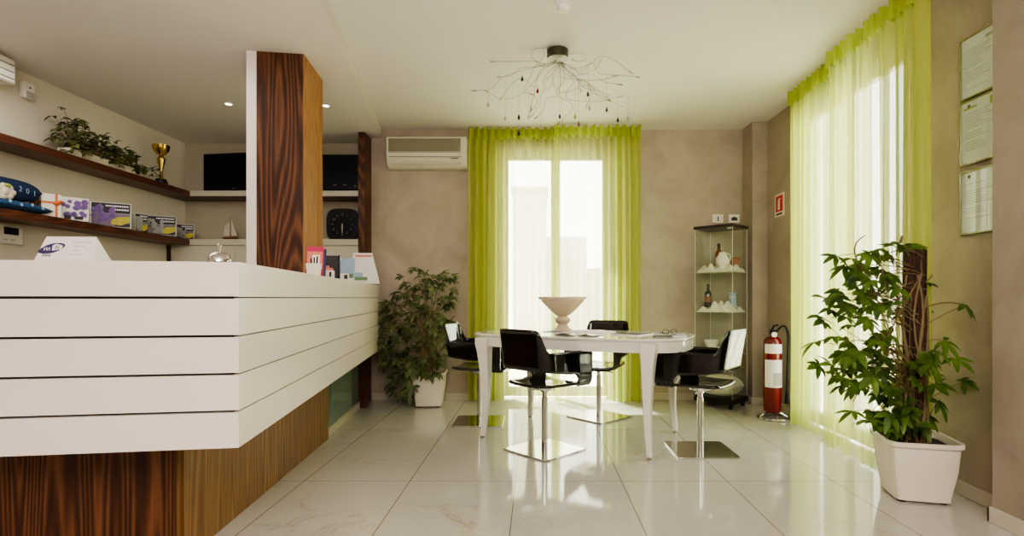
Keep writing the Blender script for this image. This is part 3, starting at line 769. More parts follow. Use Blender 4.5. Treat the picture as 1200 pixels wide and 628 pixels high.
# ------------------------------------------------------------------ things on the left wall
t = thing('air_conditioner', 'white air conditioner high on the left wall, cut by the picture edge', 'air conditioner', (XL+.001, 3.25, 2.47))
MB().box(0, .18, -.45, .43, 0, .17).build('casing', 'white', t, bevel=.015)
lv = MB()
for k in range(3): lv.box(.18, .184, -.43, .41, .03+k*.045, .036+k*.045)
lv.build('louvre', 'grille', t)
t = thing('motion_sensor', 'small white motion sensor on the left wall above the shelf', 'sensor', (XL+.001, 3.93, 2.45))
MB().box(0, .04, -.045, .045, .02, .135).build('housing', 'white', t, bevel=.008)
MB().box(.04, .046, -.03, .03, .015, .07).build('lens', 'paper_grey', t, bevel=.002)
MB().box(.04, .042, -.008, .008, .095, .105).build('indicator', 'ink', t)
t = thing('thermostat', 'white wall thermostat with black display under the lower left shelf', 'thermostat', (XL+.001, 3.80, 1.415))
MB().box(0, .022, -.075, .095, 0, .135).build('housing', 'white', t, bevel=.004)
MB().box(.022, .024, -.045, .06, .065, .115).build('display', 'black', t)
MB().box(.022, .024, -.05, -.02, .025, .032).box(.022, .024, .0, .03, .025, .032).build('button', 'paper_grey', t)

# ------------------------------------------------------------------ things on the counter
ZT = 1.159
t = thing('tent_card', 'white folded card with a wireless sign lying on the counter', 'card', (-1.69, 2.0, ZT), math.radians(3))
w, h, dp = .215, .105, .05
MB().add([(-w/2, -dp, 0), (w/2, -dp, 0), (w/2, dp, 0), (-w/2, dp, 0), (-w/2+.01, 0, h), (w/2-.03, 0, h)], [(0, 1, 5, 4), (1, 2, 5), (2, 3, 4, 5), (3, 0, 4), (0, 3, 2, 1)]).build('folded_card', 'paper', t)
sl = Vector((0, dp, h)).normalized(); nn = Vector((1, 0, 0)).cross(sl)
def on(x, s_, off=.0008): return frame(Vector((x, -dp, 0)) + sl*s_ + nn*off, (1, 0, 0), sl, nn)
q = [2*PI*i/28 for i in range(28)]
MB().prism([(.042*math.cos(a)*(1+.12*math.sin(2*a)), .021*math.sin(a) + .008*math.cos(a)) for a in q], 0, .0005, on(-.062, .066)).build('logo_oval', 'purple_ink', t)
MB().prism([(.005+.0, -.010), (.034, -.004), (.037, .012), (.012, .019), (.0, .012)], .0006, .001, on(-.062, .066)).build('logo_white', 'paper', t)
textmesh('Wi', .02, 'logo_lettering', 'paper', t, on(-.077, .062, .0020))
textmesh('Fi', .022, 'logo_lettering', 'ink', t, on(-.043, .068, .0024))
textmesh('ZONE', .011, 'caption', 'ink', t, on(-.07, .036, .0012))
ln = MB()
for k, (a, b_) in enumerate(((.0, .07), (.01, .05), (.015, .035), (.01, .045))):
    ln.box(a, b_, .0, .0015, 0, .0006, on(0, .092-.017*k, .0006))
ln.build('printed_lines', 'paper_grey', t)

t = thing('service_bell', 'chrome service bell on the counter left of the wood column', 'bell', (-1.165, 2.01, ZT))
MB().lathe([(.043, 0), (.043, .008), (.036, .012)], n=28).build('base', 'black', t, smooth=True)
MB().lathe([(.041, .014), (.040, .022), (.034, .036), (.022, .046), (.008, .050), (.001, .050)], n=28).build('dome', 'chrome', t, smooth=True)
MB().lathe([(.004, .05), (.004, .068), (.008, .071), (.008, .078), (.004, .081)], n=14).build('plunger', 'chrome', t, smooth=True)
for k in range(4):
    a = PI/4 + k*PI/2; MB().tube([(.03*math.cos(a), .03*math.sin(a), .01), (.046*math.cos(a), .046*math.sin(a), .012), (.05*math.cos(a), .05*math.sin(a), 0.003)], .004, 6).build('foot', 'chrome', t)

t = thing('leaflet_holder', 'magenta leaflet standing in a holder behind the white pen cup', 'leaflet', (-1.275, 3.14, ZT), math.radians(8))
tm = Matrix.Rotation(math.radians(-8), 4, 'X')
MB().box(-.05, .05, 0, .012, 0, .18, tm).build('leaflet', 'magenta', t)
MB().box(-.042, .042, -.002, 0, .045, .15, tm).build('cover_picture', 'salmon', t)
MB().box(-.012, .028, -.003, -.002, .05, .13, tm).build('cover_figure', 'paper', t)
MB().box(.05, .06, .0, .014, 0, .165, tm).build('blue_spine', 'blue', t)
MB().box(-.056, .062, -.012, .05, 0, .006).box(-.056, .062, -.012, -.009, .006, .05).build('holder_tray', 'cab_glass', t)
t = thing('pen_cup', 'white pen cup holding three dark pens at the counter edge', 'cup', (-1.228, 3.02, ZT))
MB().lathe([(.034, 0), (.043, .07), (.039, .07), (.031, .006), (.001, .006)], n=24).build('cup', 'white', t, smooth=True)
for k in range(3):
    MB().tube([(.01*k-.01, .005, .01), (.018*k-.02, .01, .10+.006*k)], .004, 6).build('pen', 'black', t)
t = thing('dark_booklet', 'dark booklet stack standing upright on the counter', 'booklet', (-1.305, 3.50, ZT), math.radians(12))
MB().box(-.05, .035, 0, .03, 0, .152).build('cover', 'ink', t, bevel=.002)
MB().box(.036, .044, 0, .03, 0, .155).build('spine', 'black', t)
t = thing('card_holder', 'small white business card holder beside the dark booklet', 'card holder', (-1.268, 3.34, ZT), math.radians(10))
MB().box(-.04, .03, 0, .03, 0, .05).build('tray', 'white', t, bevel=.003)
MB().box(-.032, .0, .005, .02, .05, .078).box(.002, .024, .006, .012, .05, .065).build('cards', 'salmon', t)
MB().box(.004, .016, -.001, 0, .01, .04).build('dark_print', 'ink', t)
t = thing('card_holder', 'low white card box in front of the blue brochure', 'card holder', (-1.30, 3.66, ZT), math.radians(10))
MB().box(-.04, .04, 0, .04, 0, .045).build('tray', 'white', t, bevel=.003)
MB().box(.014, .036, -.001, 0, .008, .035).build('dark_print', 'ink', t)
t = thing('brochure', 'pale blue brochure standing upright on the counter', 'brochure', (-1.365, 3.92, ZT), math.radians(8))
tm = Matrix.Rotation(math.radians(-10), 4, 'X')
MB().box(-.058, .058, 0, .012, 0, .17, tm).build('cover', 'lightblue', t)
MB().box(-.05, .05, -.002, 0, .025, .055, tm).build('landscape_print', 'green_print', t)
MB().box(-.058, .058, -.002, 0, .0, .022, tm).box(-.058, -.035, -.002, 0, .155, .17, tm).build('white_band', 'paper', t)
t = thing('display_card', 'tall white display card leaning at the far end of the counter', 'card', (-1.475, 4.68, ZT), math.radians(6))
tm = Matrix.Rotation(math.radians(-12), 4, 'X')
MB().prism([(-.10, 0), (.135, 0), (.06, .275), (-.10, .275)], 0, .006, tm @ frame((0, 0, 0), (1, 0, 0), (0, 0, 1), (0, -1, 0))).build('card', 'paper', t)
MB().box(-.08, .06, -.008, -.0062, .24, .255, tm).build('heading_print', 'salmon', t)
MB().box(-.085, -.01, -.008, -.0062, .04, .10, tm).build('landscape_print', 'lightblue', t)
MB().box(-.085, .03, -.0084, -.0066, .03, .06, tm).build('green_print', 'green_print', t)

# ------------------------------------------------------------------ rear wall air conditioner
t = thing('air_conditioner', 'cream wall air conditioner on the rear wall left of the window curtain', 'air conditioner', (-1.475, YB-.001, 2.33))
prof = [(0, 0), (-.08, 0), (-.13, .02), (-.165, .07), (-.175, .13), (-.175, .285), (-.16, .30), (0, .30)]
wd = .79
vs = [Vector((x, p[0], p[1])) for x in (0, wd) for p in prof]; n = len(prof)
MB().add(vs, [tuple(range(n)), tuple(range(2*n-1, n-1, -1))] + [(i, i+n, (i+1) % n + n, (i+1) % n) for i in range(n)]).build('casing', 'offwhite', t, bevel=.008)
g = MB()
for k in range(14): g.box(.03, wd-.06, -.181, -.174, .152 + k*.0088, .157 + k*.0088)
g.box(.025, wd-.055, -.178, -.174, .148, .277).build('intake_grille', 'grille', t)
MB().box(.03, wd-.05, -.178, -.174, .138, .142).box(.03, wd-.05, -.182, -.172, .095, .099).build('panel_seam', 'grille', t)
tm = Matrix.Translation((0, -.162, .05)) @ Matrix.Rotation(math.radians(-32), 4, 'X')
MB().box(.04, wd-.05, -.006, 0, -.025, .03, tm).build('air_flap', 'offwhite', t, bevel=.002)
MB().box(wd-.15, wd-.08, -.182, -.17, .078, .083).build('maker_badge', 'ink', t)

# switches and signs on walls
for px, lab, kind in ((841, 'white switch plate with a small key symbol, left of the pair above the glass cabinet', 0), (860, 'white switch plate with a dark rounded button, right of the pair above the glass cabinet', 1)):
    t = thing('switch_plate', lab, 'switch', (at(px, YB, 256).x, YB-.001, at(px, YB, 261).z), 0, 'switch plates above the cabinet')
    MB().box(-.055, .055, -.01, 0, 0, .085).build('plate', 'white', t, bevel=.004)
    if kind == 0: MB().box(-.004, .006, -.012, -.01, .02, .062).box(-.014, .014, -.012, -.01, .018, .024).build('symbol', 'ink', t)
    else: MB().box(-.03, .03, -.014, -.01, .02, .05).prism([(-.018, .05), (.018, .05), (.0, .064)], -.0, .001, frame((0, -.0105, 0), (1, 0, 0), (0, 0, 1), (0, -1, 0))).build('button', 'ink', t)
t = thing('extinguisher_sign', 'small white wall sign with red extinguisher symbol by the side curtain', 'sign', (XR-.001, 5.03, 1.79))
MB().box(-.008, 0, -.095, .095, 0, .21).build('sign_board', 'white', t, bevel=.002)
MB().box(-.0095, -.008, -.07, .07, .045, .19).build('red_field', 'sign_red', t)
MB().box(-.011, -.0095, -.018, .022, .06, .145).box(-.011, -.0095, -.012, .016, .148, .165).box(-.011, -.0095, -.04, -.012, .152, .159).build('extinguisher_symbol', 'paper', t)
MB().box(-.0095, -.008, -.06, .06, .015, .03).build('caption_line', 'ink', t)

# certificates
Lc = ['framed white certificate, topmost of the three on the side wall', 'framed certificate with green header, middle of the three on the side wall', 'framed grey printed certificate, lowest of the three on the side wall']
for i, (ya, yb) in enumerate(((49, 120), (122, 196), (203, 276))):
    d0 = 2.87; z1 = H + (PY-ya)/F*d0; z0 = H + (PY-yb)/F*d0
    t = thing('framed_certificate', Lc[i], 'picture frame', (XR-.001, 2.76, z0), 0, 'framed certificates on the side wall')
    hh = z1 - z0; q = .115
    MB().box(-.02, -.002, -q, q, 0, .008).box(-.02, -.002, -q, q, hh-.008, hh).box(-.02, -.002, -q, -q+.008, .008, hh-.008).box(-.02, -.002, q-.008, q, .008, hh-.008).build('frame', 'steel', t)
    MB().box(-.012, 0, -q+.008, q-.008, .008, hh-.008).build('certificate_sheet', 'cert', t)
    pr = MB(); r_ = random.Random(i+3)
    for k in range(17):
        z_ = hh - .07 - k*.0125
        if z_ < .03: break
        a, b_ = q-.03, -q + r_.uniform(.02, .11)
        if r_.random() < .85: pr.box(-.0135, -.012, min(a, b_), a, z_, z_+.0035)
    pr.build('printed_text', 'cert_text', t)
    if i == 1: MB().box(-.0138, -.012, .01, q-.02, hh-.045, hh-.035).box(-.0138, -.012, -q+.02, -q+.045, hh-.06, hh-.02).build('green_header', 'greenmark', t)
    if i > 0: MB().lathe([(.009, 0), (.009, .002)], (-.012, .06, hh-.03), 12, Matrix.Rotation(-PI/2, 4, 'Y')).build('emblem', 'ink', t)
    if i == 0: MB().box(-.0138, -.012, -q+.03, -q+.07, hh-.05, hh-.035).build('stamp', 'paper_grey', t)
    MB().box(-.0185, -.0175, -q+.008, q-.008, .008, hh-.008).build('glass_cover', 'cab_glass', t)

# ------------------------------------------------------------------ dining table and chairs
TC = Vector((.34, 4.13, 0)); TA = math.atan2(-.44, .898)
t = thing('dining_table', 'white lacquered oval-ended table on four curved tapering legs', 'table', TC, TA)
def sell(a, b, n, k=72):
    out = []
    for i in range(k):
        q = 2*PI*i/k; c, s_ = math.cos(q), math.sin(q)
        out.append((a*math.copysign(abs(c)**(2/n), c), b*math.copysign(abs(s_)**(2/n), s_)))
    return out
TZ = .775
MB().prism(sell(.825, .45, 3.4), TZ-.018, TZ).build('tabletop', 'table', t, bevel=.004)
ap = MB(); o1 = sell(.812, .437, 3.4); o2 = sell(.78, .405, 3.4); n = len(o1)
vs = [Vector((p[0], p[1], z)) for z in (TZ-.092, TZ-.018) for ring in (o1, o2) for p in ring]
fs = []
for i in range(n):
    j = (i+1) % n
    fs += [(i, j, 2*n+j, 2*n+i), (n+j, n+i, 3*n+i, 3*n+j), (j, i, n+i, n+j)]
ap.add(vs, fs).build('apron', 'table', t, smooth=True)
for (x, y) in ((-.62, -.385), (.62, -.385), (-.62, .385), (.62, .385)):
    sxx, syy = (1 if x > 0 else -1), (1 if y > 0 else -1)
    lg = MB(); K = 14; vs = []
    for k in range(K+1):
        z = .018 + (TZ-.03-.018)*k/K; f = k/K
        w_ = .018 + .032*(f**1.15) - .004*math.sin(PI*f)
        if f > .86: w_ = .05
        bow = -.012*math.sin(PI*min(1, f*1.05)) + .006*max(0, .25-f)*4
        cx, cy = x + sxx*bow, y + syy*bow
        for (dx, dy) in ((-1, -1), (1, -1), (1, 1), (-1, 1)): vs.append(Vector((cx+dx*w_, cy+dy*w_, z)))
    fs = [(i*4+k, i*4+(k+1) % 4, (i+1)*4+(k+1) % 4, (i+1)*4+k) for i in range(K) for k in range(4)] + [(3, 2, 1, 0), tuple(K*4+k for k in range(4))]
    lo = lg.add(vs, fs).build('leg', 'table', t, bevel=.005)
    MB().lathe([(.016, 0), (.016, .02)], (x + sxx*.006, y + syy*.006, 0), 14).build('leg_foot', 'steel', lo)

def chair(label, loc_, ang):
    t = thing('swivel_chair', label, 'chair', loc_, ang, 'black swivel chairs around the white table')
    return t
def make_chair(label, loc_, head, base_rot):
    t = chair(label, loc_, head)
    # local +X is where the sitter faces
    th = .0
    sz = .455
    def seat(u, v):
        a, b_ = 2*u-1, 2*v-1
        x = -.185 + .435*u; hw = .185 + .035*min(1, u*1.6)
        # rounded corners
        k = max(0, abs(a)-.8)/.2; hw2 = hw*(1 - .13*k*k)
        y = b_*hw2
        z = sz + .012*abs(b_)**3 - .012*(1-b_*b_)*(1-a*a) - .02*max(0, a-.55)**2*4 + .02*max(0, -a-.75)
        return Vector((x, y, z))
    MB().grid(seat, 16, 16).build('seat', 'black_gloss', t, smooth=True, solid=.018)
    # band: back plus arms, dropping to the seat at the front
    ys = .222; rc = .085; yb = -.22; flat = ys-rc; front = .235
    sA, sB = flat, flat + rc*PI/2; tot = sB + (front - (yb+rc))
    def path(s_):
        sg = 1 if s_ >= 0 else -1; q = abs(s_)
        if q <= sA: return (yb, sg*q, sg*0)
        if q <= sB:
            a = (q-sA)/rc; return (yb+rc-rc*math.cos(a), sg*(flat+rc*math.sin(a)), 0)
        return (yb+rc+(q-sB), sg*ys, 0)
    def sm(a, b_, x):
        q = max(0, min(1, (x-a)/(b_-a))); return q*q*(3-2*q)
    def zhi(s_):
        q = abs(s_); return .835 - .006*sm(.14, .18, q) - .142*sm(.175, .235, q)
    def zlo(s_):
        q = abs(s_); e = tot - q
        base = .565 - .030*sm(.15, .45, q)
        return base - (base-.447)*(1 - math.sqrt(max(0, 1-max(0, min(1, (.185-e)/.055))**2))) if e > .130 else .447
    def band(u, v):
        s_ = (2*u-1)*tot; z = zlo(s_) + (zhi(s_)-zlo(s_))*v; x, y, _ = path(s_)
        rec = max(0, z-.60)*.16 + max(0, .6-z)*-.10       # back reclines
        wgt = 1 - sm(.16, .36, abs(s_)); x -= rec*wgt
        if z < .50: y -= math.copysign(.022*((.50-z)/.05)**2, y) if abs(s_) > sB else 0
        return Vector((x, y, z))
    MB().grid(band, 110, 9).build('back_and_arms', 'black_gloss', t, smooth=True, solid=.013)
    MB().lathe([(.021, .012), (.021, .36), (.017, .362), (.017, .395), (.026, .397), (.026, .41), (.07, .416), (.075, .44)], n=24).build('column', 'chrome', t, smooth=True)
    MB().tube([(0, .02, .405), (.0, .10, .402), (.0, .13, .395)], .005, 6).build('height_lever', 'chrome', t)
    bo = MB().prism(rsq(.205, 30, 64), 0, .011).build('base_plate', 'chrome', t, bevel=.002)
    bo.rotation_euler.z = base_rot - head
    return t
ch = make_chair('black glossy swivel chair nearest the reception counter corner, seen from behind', (.06, 3.74, 0), math.radians(45), math.radians(45))
def place(label, loc_, head, base_rot):
    c = dup(ch, loc_, head, label)
    for o in c.children:
        if o.name.startswith('base_plate'): o.rotation_euler.z = base_rot - head
place('black swivel chair at the left table end beside the bushy potted plant', (-.475, 4.585, 0), math.radians(-10), 0)
place('black swivel chair behind the table against the rear curtain, facing the room', (.549, 4.77, 0), math.radians(243), math.radians(42))
place('black swivel chair at the right table end in front of the glass cabinet', (1.12, 3.72, 0), math.radians(142), 0)

# urn on the table
t = thing('pedestal_bowl', 'cream stone pedestal bowl standing on the table', 'bowl', (.21, 4.30, TZ+.004))
MB().lathe([(.085, 0), (.085, .008), (.068, .015), (.05, .03), (.040, .045), (.036, .055), (.055, .07), (.062, .088), (.055, .102), (.038, .112), (.036, .118)], n=40).build('foot', 'stone', t, smooth=True)
MB().lathe([(.036, .118), (.06, .13), (.10, .165), (.148, .215), (.165, .235), (.168, .246), (.188, .25), (.19, .268), (.182, .27), (.16, .258), (.13, .22), (.07, .165), (.001, .15)], n=48).build('bowl', 'stone', t, smooth=True)

def magazine(label, x, y, rot, w, h, cov, z=TZ+.0005, th=.004, open_=False):
    t = thing('magazine', label, 'magazine', (x, y, z), math.radians(rot), 'magazines on the table')
    if open_:
        def page(u, v):
            a = 2*u-1; return Vector((a*w, (v-.5)*h, .003 + .016*(1-abs(a))**.5*(abs(a) > .001)*abs(a)**.3*1.4))
        MB().grid(page, 20, 2).build('pages', 'paper', t, smooth=True, solid=.003)
        MB().box(-w*.85, -w*.15, -h*.3, h*.35, .0145, .0155).build('printed_picture', cov, t)
    else:
        MB().box(-w/2, w/2, -h/2, h/2, 0, th).build('pages', 'paper', t)
        MB().box(-w/2, w/2, -h/2, h/2, th, th+.001).build('cover', cov, t)
        MB().box(-w*.35, w*.3, h*.1, h*.34, th+.001, th+.0016).build('cover_picture', 'paper_grey', t)
    return t
magazine('dark covered magazine under the pedestal bowl', .21, 4.30, -30, .21, .28, 'ink', th=.0025)
magazine('white magazine beside the foot of the pedestal bowl', .47, 4.31, 20, .21, .28, 'paper')
magazine('open magazine with white pages at the middle of the table', .33, 3.97, -20, .17, .26, 'paper_grey', open_=True)
magazine('black covered magazine on the right half of the table', .70, 3.95, -35, .21, .28, 'black', th=.008)
magazine('pale magazine with grey cover near the right table end', .95, 3.86, -12, .21, .28, 'paper_grey', th=.006)
t = thing('eyeglasses', 'dark folded eyeglasses lying on the pale magazine', 'glasses', (.94, 3.83, TZ+.0085), math.radians(15))
for s_ in (-1, 1):
    MB().tube([(s_*.032 + .024*math.cos(a), 0 + .004*math.sin(a), .018 + .017*math.sin(a)) for a in [2*PI*k/16 for k in range(17)]], .002, 5).build('rim', 'black', t)
    MB().tube([(s_*.056, 0, .024), (s_*.05, .06, .01), (-s_*.03, .065, .003)], .002, 5).build('temple', 'black', t)
MB().tube([(-.008, 0, .024), (.008, 0, .024)], .002, 5).build('bridge', 'black', t)
tag(MB().tube([(-.07, 0, .005), (.06, 0, .005), (.072, 0, .005)], [.004, .004, .0015], 8).build('pen', 'black', None, (.86, 3.70, TZ+.0002), math.radians(8)), 'black pen on the table by its right front leg', 'pen')

# ------------------------------------------------------------------ chandelier & ceiling fittings
cc = Vector((.15, 3.77, 0))
t = thing('wire_chandelier', 'wire chandelier of looping silver arms hung with coloured glass drops', 'chandelier', cc)
MB().lathe([(.074, ZC-.062), (.074, ZC-.001)], n=40).build('canopy', 'shaded_chrome', t, bevel=.003)
arms_px = [
 [(654, 70), (640, 76), (615, 82), (590, 90), (575, 104), (558, 106)],
 [(652, 71), (630, 78), (610, 80), (600, 88), (586, 90)],
 [(650, 72), (635, 84), (622, 100), (608, 112), (588, 116), (572, 108)],
 [(655, 72), (640, 88), (628, 102), (612, 92), (600, 98), (588, 114)],
 [(656, 72), (657, 90), (656, 103), (654, 112), (640, 116), (636, 130), (630, 136)],
 [(657, 72), (668, 84), (676, 92), (680, 104)],
 [(656, 71), (672, 80), (690, 76), (704, 66), (722, 72), (737, 83)],
 [(657, 72), (680, 84), (694, 70), (702, 86), (724, 88), (745, 90)],
 [(657, 72), (666, 84), (672, 96), (664, 108), (668, 117), (700, 119), (724, 114)],
 [(655, 72), (674, 90), (690, 98), (704, 108), (716, 118), (726, 124)],
 [(650, 60), (640, 57), (626, 58), (624, 68), (632, 72), (638, 66), (636, 56)],
 [(660, 60), (672, 57), (684, 60), (686, 70), (676, 72), (670, 64), (672, 57)],
 [(653, 72), (640, 78), (628, 76), (622, 90), (614, 106), (622, 110)],
 [(656, 73), (662, 92), (652, 110), (672, 124), (656, 142)],
 [(655, 73), (648, 96), (660, 108), (690, 100), (700, 112), (712, 117)],
 [(654, 73), (634, 82), (626, 108), (630, 120), (624, 128)],
]
rnd = random.Random(33)
for k in range(9):
    x, y = 655, 73; P_ = [(x, y)]; ang = rnd.uniform(.1, 3.0)
    for q in range(5):
        ang += rnd.uniform(-1.1, 1.1); x += 17*math.cos(ang); y = min(138, max(72, y + 14*math.sin(ang)*rnd.uniform(.4, 1.2))); P_.append((x, y))
    arms_px.append(P_)
for i, A_ in enumerate(arms_px):
    sgn = rnd.uniform(-1, 1); pts = []
    for k, (x, y) in enumerate(A_):
        f = k/(len(A_)-1); d = 3.77 + sgn*.38*f + (rnd.uniform(-.05, .05) if k else 0)
        y2 = y
        p = at(x, d, y2); p.z = min(p.z, ZC-.03); pts.append(p - cc)
    cp = catmull(pts, 6)
    arm = MB().tube(cp, .0017, 5).build('wire_arm', 'steel', t, smooth=True)
    if i not in (10, 11):
        e = (cp[-1]-cp[-3]).normalized()
        MB().tube([cp[-1], cp[-1] + e*.035], .005, 6).build('lamp_tip', 'chrome', arm)
drops = [(612, 92, 92, 'ink'), (630, 78, 106, 'red'), (608, 105, 137, 'ink'), (656, 106, 136, 'ink'), (689, 86, 110, 'ink'), (711, 90, 128, 'ink'), (724, 116, 140, 'ink'), (678, 100, 145, 'amber'),
         (592, 100, 138, 'paper_grey'), (572, 104, 122, 'paper_grey'), (674, 100, 136, 'greenmark'), (691, 100, 126, 'paper_grey'), (620, 112, 136, 'paper_grey'), (736, 116, 138, 'paper_grey'), (659, 120, 158, 'glass'), (634, 128, 150, 'glass'), (608, 130, 156, 'ink')]
for (x, y0, y1, m) in drops:
    d = 3.77 + rnd.uniform(-.25, .25); a = at(x, d, y0-6) - cc; b_ = at(x, d, y1) - cc
    w_ = MB().tube([a, b_], .0009, 4).build('hanging_wire', 'steel', t)
    MB().lathe([(.001, .018), (.004, .012), (.009, -.004), (.009, -.012), (.005, -.018), (.001, -.02)], b_, 10).build('glass_drop', m, w_, smooth=True)

p = at(660, 3.18, 10); 
t = thing('smoke_detector', 'round white smoke detector on the ceiling above the chandelier', 'smoke detector', (.16, 3.16, ZC-.001))
MB().lathe([(.045, -.02), (.045, 0)], n=28).build('mounting_base', 'white', t, smooth=True)
MB().lathe([(.012, -.058), (.03, -.052), (.038, -.035), (.038, -.0205)], n=28).build('sensor_head', 'white', t, smooth=True)
for x, y, lab in ((-2.56, 4.55, 'recessed ceiling spotlight left of the wood column'), (-1.765, 4.59, 'recessed ceiling spotlight right of the wood column')):
    t = thing('ceiling_spotlight', lab, 'ceiling light', (x, y, ZS-.001), 0, 'recessed spotlights over the counter')
    MB().lathe([(.034, 0), (.034, -.005), (.026, -.007), (.026, 0)], n=28).build('trim_ring', 'white', t, smooth=True)
    MB().lathe([(.025, -.006), (.025, -.002)], n=24).build('lens', 'led', t)

# ------------------------------------------------------------------ glass display cabinet
N0 = Vector((1.81, 5.04, 0)); u_ = Vector((.70, .714, 0)); w_ = Vector((-.714, .70, 0)); Lu, Lw = .315, .375
fp = [N0, N0+u_*Lu, N0+u_*Lu+w_*Lw, N0+w_*Lw]
cen = sum(fp, Vector())/4
dy = max(0, max(p.y for p in fp) - (YB-.03)); cen.y -= dy
Rc = math.atan2(u_.y, u_.x)
t = thing('display_cabinet', 'tall glass display cabinet on castors in the rear right corner', 'cabinet', cen, Rc)
hx, hy, HT = Lu/2, Lw/2, 1.70
MB().box(-hx-.012, hx+.012, -hy-.012, hy+.012, HT, HT+.028).build('top_plate', 'dark_top', t, bevel=.004)
MB().box(-hx-.01, hx+.01, -hy-.01, hy+.01, .05, .10).build('base', 'black', t, bevel=.004)
for x in (-1, 1):
    for y in (-1, 1):
        MB().lathe([(.022, -.012), (.022, .012)], (x*(hx-.03), y*(hy-.03), .023), 14, Matrix.Rotation(PI/2, 4, 'X')).build('castor', 'black', t)
        MB().box(x*hx-.002, x*hx+.002, y*hy-.002, y*hy+.002, .10, HT).build('corner_edge', 'white', t)
for a in ((-hx, hx, -hy-.002, -hy+.002), (-hx, hx, hy-.002, hy+.002), (-hx-.002, -hx+.002, -hy, hy), (hx-.002, hx+.002, -hy, hy)):
    MB().box(a[0], a[1], a[2], a[3], .10, HT).build('glass_side', 'cab_glass', t)
SZ = [.50, .90, 1.28]
for z in SZ:
    MB().box(-hx+.004, hx-.004, -hy+.004, hy-.004, z-.006, z).build('glass_shelf', 'cab_glass', t)
MB().lathe([(.02, HT-.012), (.02, HT)], (-hx+.06, -hy+.06, 0), 14).build('spot_lamp', 'white', t)
MC = Matrix.Translation(cen) @ Matrix.Rotation(Rc, 4, 'Z')
def cab(x, y, z): return MC @ Vector((x, y, z))
def clothpile(label, z, seed, h=.06, sx_=.88):
    r_ = random.Random(seed); ph = [r_.uniform(0, 6) for _ in range(4)]
    def fn(u, v):
        a, b_ = 2*u-1, 2*v-1; e = max(0, (1-abs(a)**4)*(1-abs(b_)**4))**.5
        return Vector((a*hx*sx_, b_*hy*sx_, .003 + e*h*(.55+.25*math.sin(7*a+ph[0])*math.cos(6*b_+ph[1])+.2*math.sin(11*b_+ph[2]))))
    return tag(MB().grid(fn, 26, 26).build('white_cloth', 'cloth', None, cab(0, 0, z+.001), Rc, smooth=True, solid=.002), label, 'cloth')
clothpile('crumpled white cloth on the top shelf of the glass cabinet', SZ[2], 1, .105, .96)
clothpile('crumpled white cloth on the middle shelf of the glass cabinet', SZ[1], 2, .11, .96)
clothpile('crumpled white cloth on the lowest glass shelf of the cabinet', SZ[0], 3, .07, .96)
def bottle(label, p, s=1, m='darkglass'):
    t = thing('wine_bottle', label, 'bottle', p)
    MB().lathe([(.001, 0), (.035*s, .002), (.036*s, .02), (.036*s, .13*s), (.03*s, .155*s), (.014*s, .175*s), (.013*s, .23*s), (.001, .232*s)], n=24).build('bottle_body', m, t, smooth=True)
    MB().lathe([(.0145*s, .195*s), (.0145*s, .236*s), (.001, .237*s)], n=16).build('foil_cap', 'ink', t, smooth=True)
    MB().lathe([(.0365*s, .05*s), (.0365*s, .11*s)], n=24).build('bottle_label', 'brown', t, smooth=True)
bottle('dark wine bottle on the middle shelf of the glass cabinet', cab(-.085, .09, SZ[1]+.05), .95)
bottle('dark wine bottle behind the white jug on the top cabinet shelf', cab(.02, .03, SZ[2]+.05), 1.0, 'amber')
t = thing('white_jug', 'white ceramic jug on the top shelf of the cabinet', 'jug', cab(-.03, -.03, SZ[2]+.046))
MB().lathe([(.001, 0), (.04, 0), (.062, .04), (.06, .09), (.035, .13), (.03, .15), (.027, .148), (.03, .125), (.001, .02)], n=24).build('jug_body', 'white', t, smooth=True)
MB().tube(bez((.03, 0, .14), (.11, 0, .13), (.055, 0, .05)), .007, 8).build('handle', 'white', t, smooth=True)
t = thing('terracotta_pot', 'terracotta pot beside the white jug on the top cabinet shelf', 'pot', cab(.09, -.10, SZ[2]+.03))
MB().lathe([(.001, 0), (.03, 0), (.045, .09), (.05, .10), (.05, .12), (.044, .12), (.03, .02), (.001, .018)], n=20).build('pot_body', 'terracotta', t, smooth=True)
MB().lathe([(.051, .104), (.051, .112)], n=20).build('rim_band', 'brown', t)
t = thing('figurine', 'small dark red figurine lying left of the jug on the top cabinet shelf', 'ornament', cab(-.105, .06, SZ[2]+.045))
MB().ball((0, 0, .018), .02, 12, 8, (1.8, 1, .9)).build('body', 'terracotta', t, smooth=True)
MB().ball((.042, 0, .024), .014, 10, 8).build('head', 'brown', t, smooth=True)
t = thing('glass_vase', 'pale blue glass vase on the middle shelf of the cabinet', 'vase', cab(.06, -.09, SZ[1]+.05))
MB().lathe([(.001, 0), (.03, 0), (.035, .05), (.028, .1), (.04, .14), (.037, .14), (.02, .1), (.001, .01)], n=20).build('vase_body', 'lightblue', t, smooth=True)
MB().lathe([(.031, .092), (.031, .1)], n=20).build('neck_ring', 'white', t)
for k, (x, y, lab) in enumerate(((-.07, .06, 'white bowl on the lowest glass shelf, left side'), (.07, -.06, 'white bowl on the lowest glass shelf, right side'))):
    tag(MB().lathe([(.001, 0), (.03, 0), (.06, .05), (.072, .09), (.068, .09), (.055, .05), (.001, .01)], n=24).build('white_bowl', 'white', None, cab(x, y, SZ[0]+.045), 0, smooth=True), lab, 'bowl', 'white bowls in the cabinet')
tag(pillowm(hx*1.8, hy*1.85, .20, 3).build('white_cushion', 'cloth', None, cab(0, 0, .10), Rc, smooth=True), 'plump white cushion at the bottom of the glass cabinet', 'cushion')

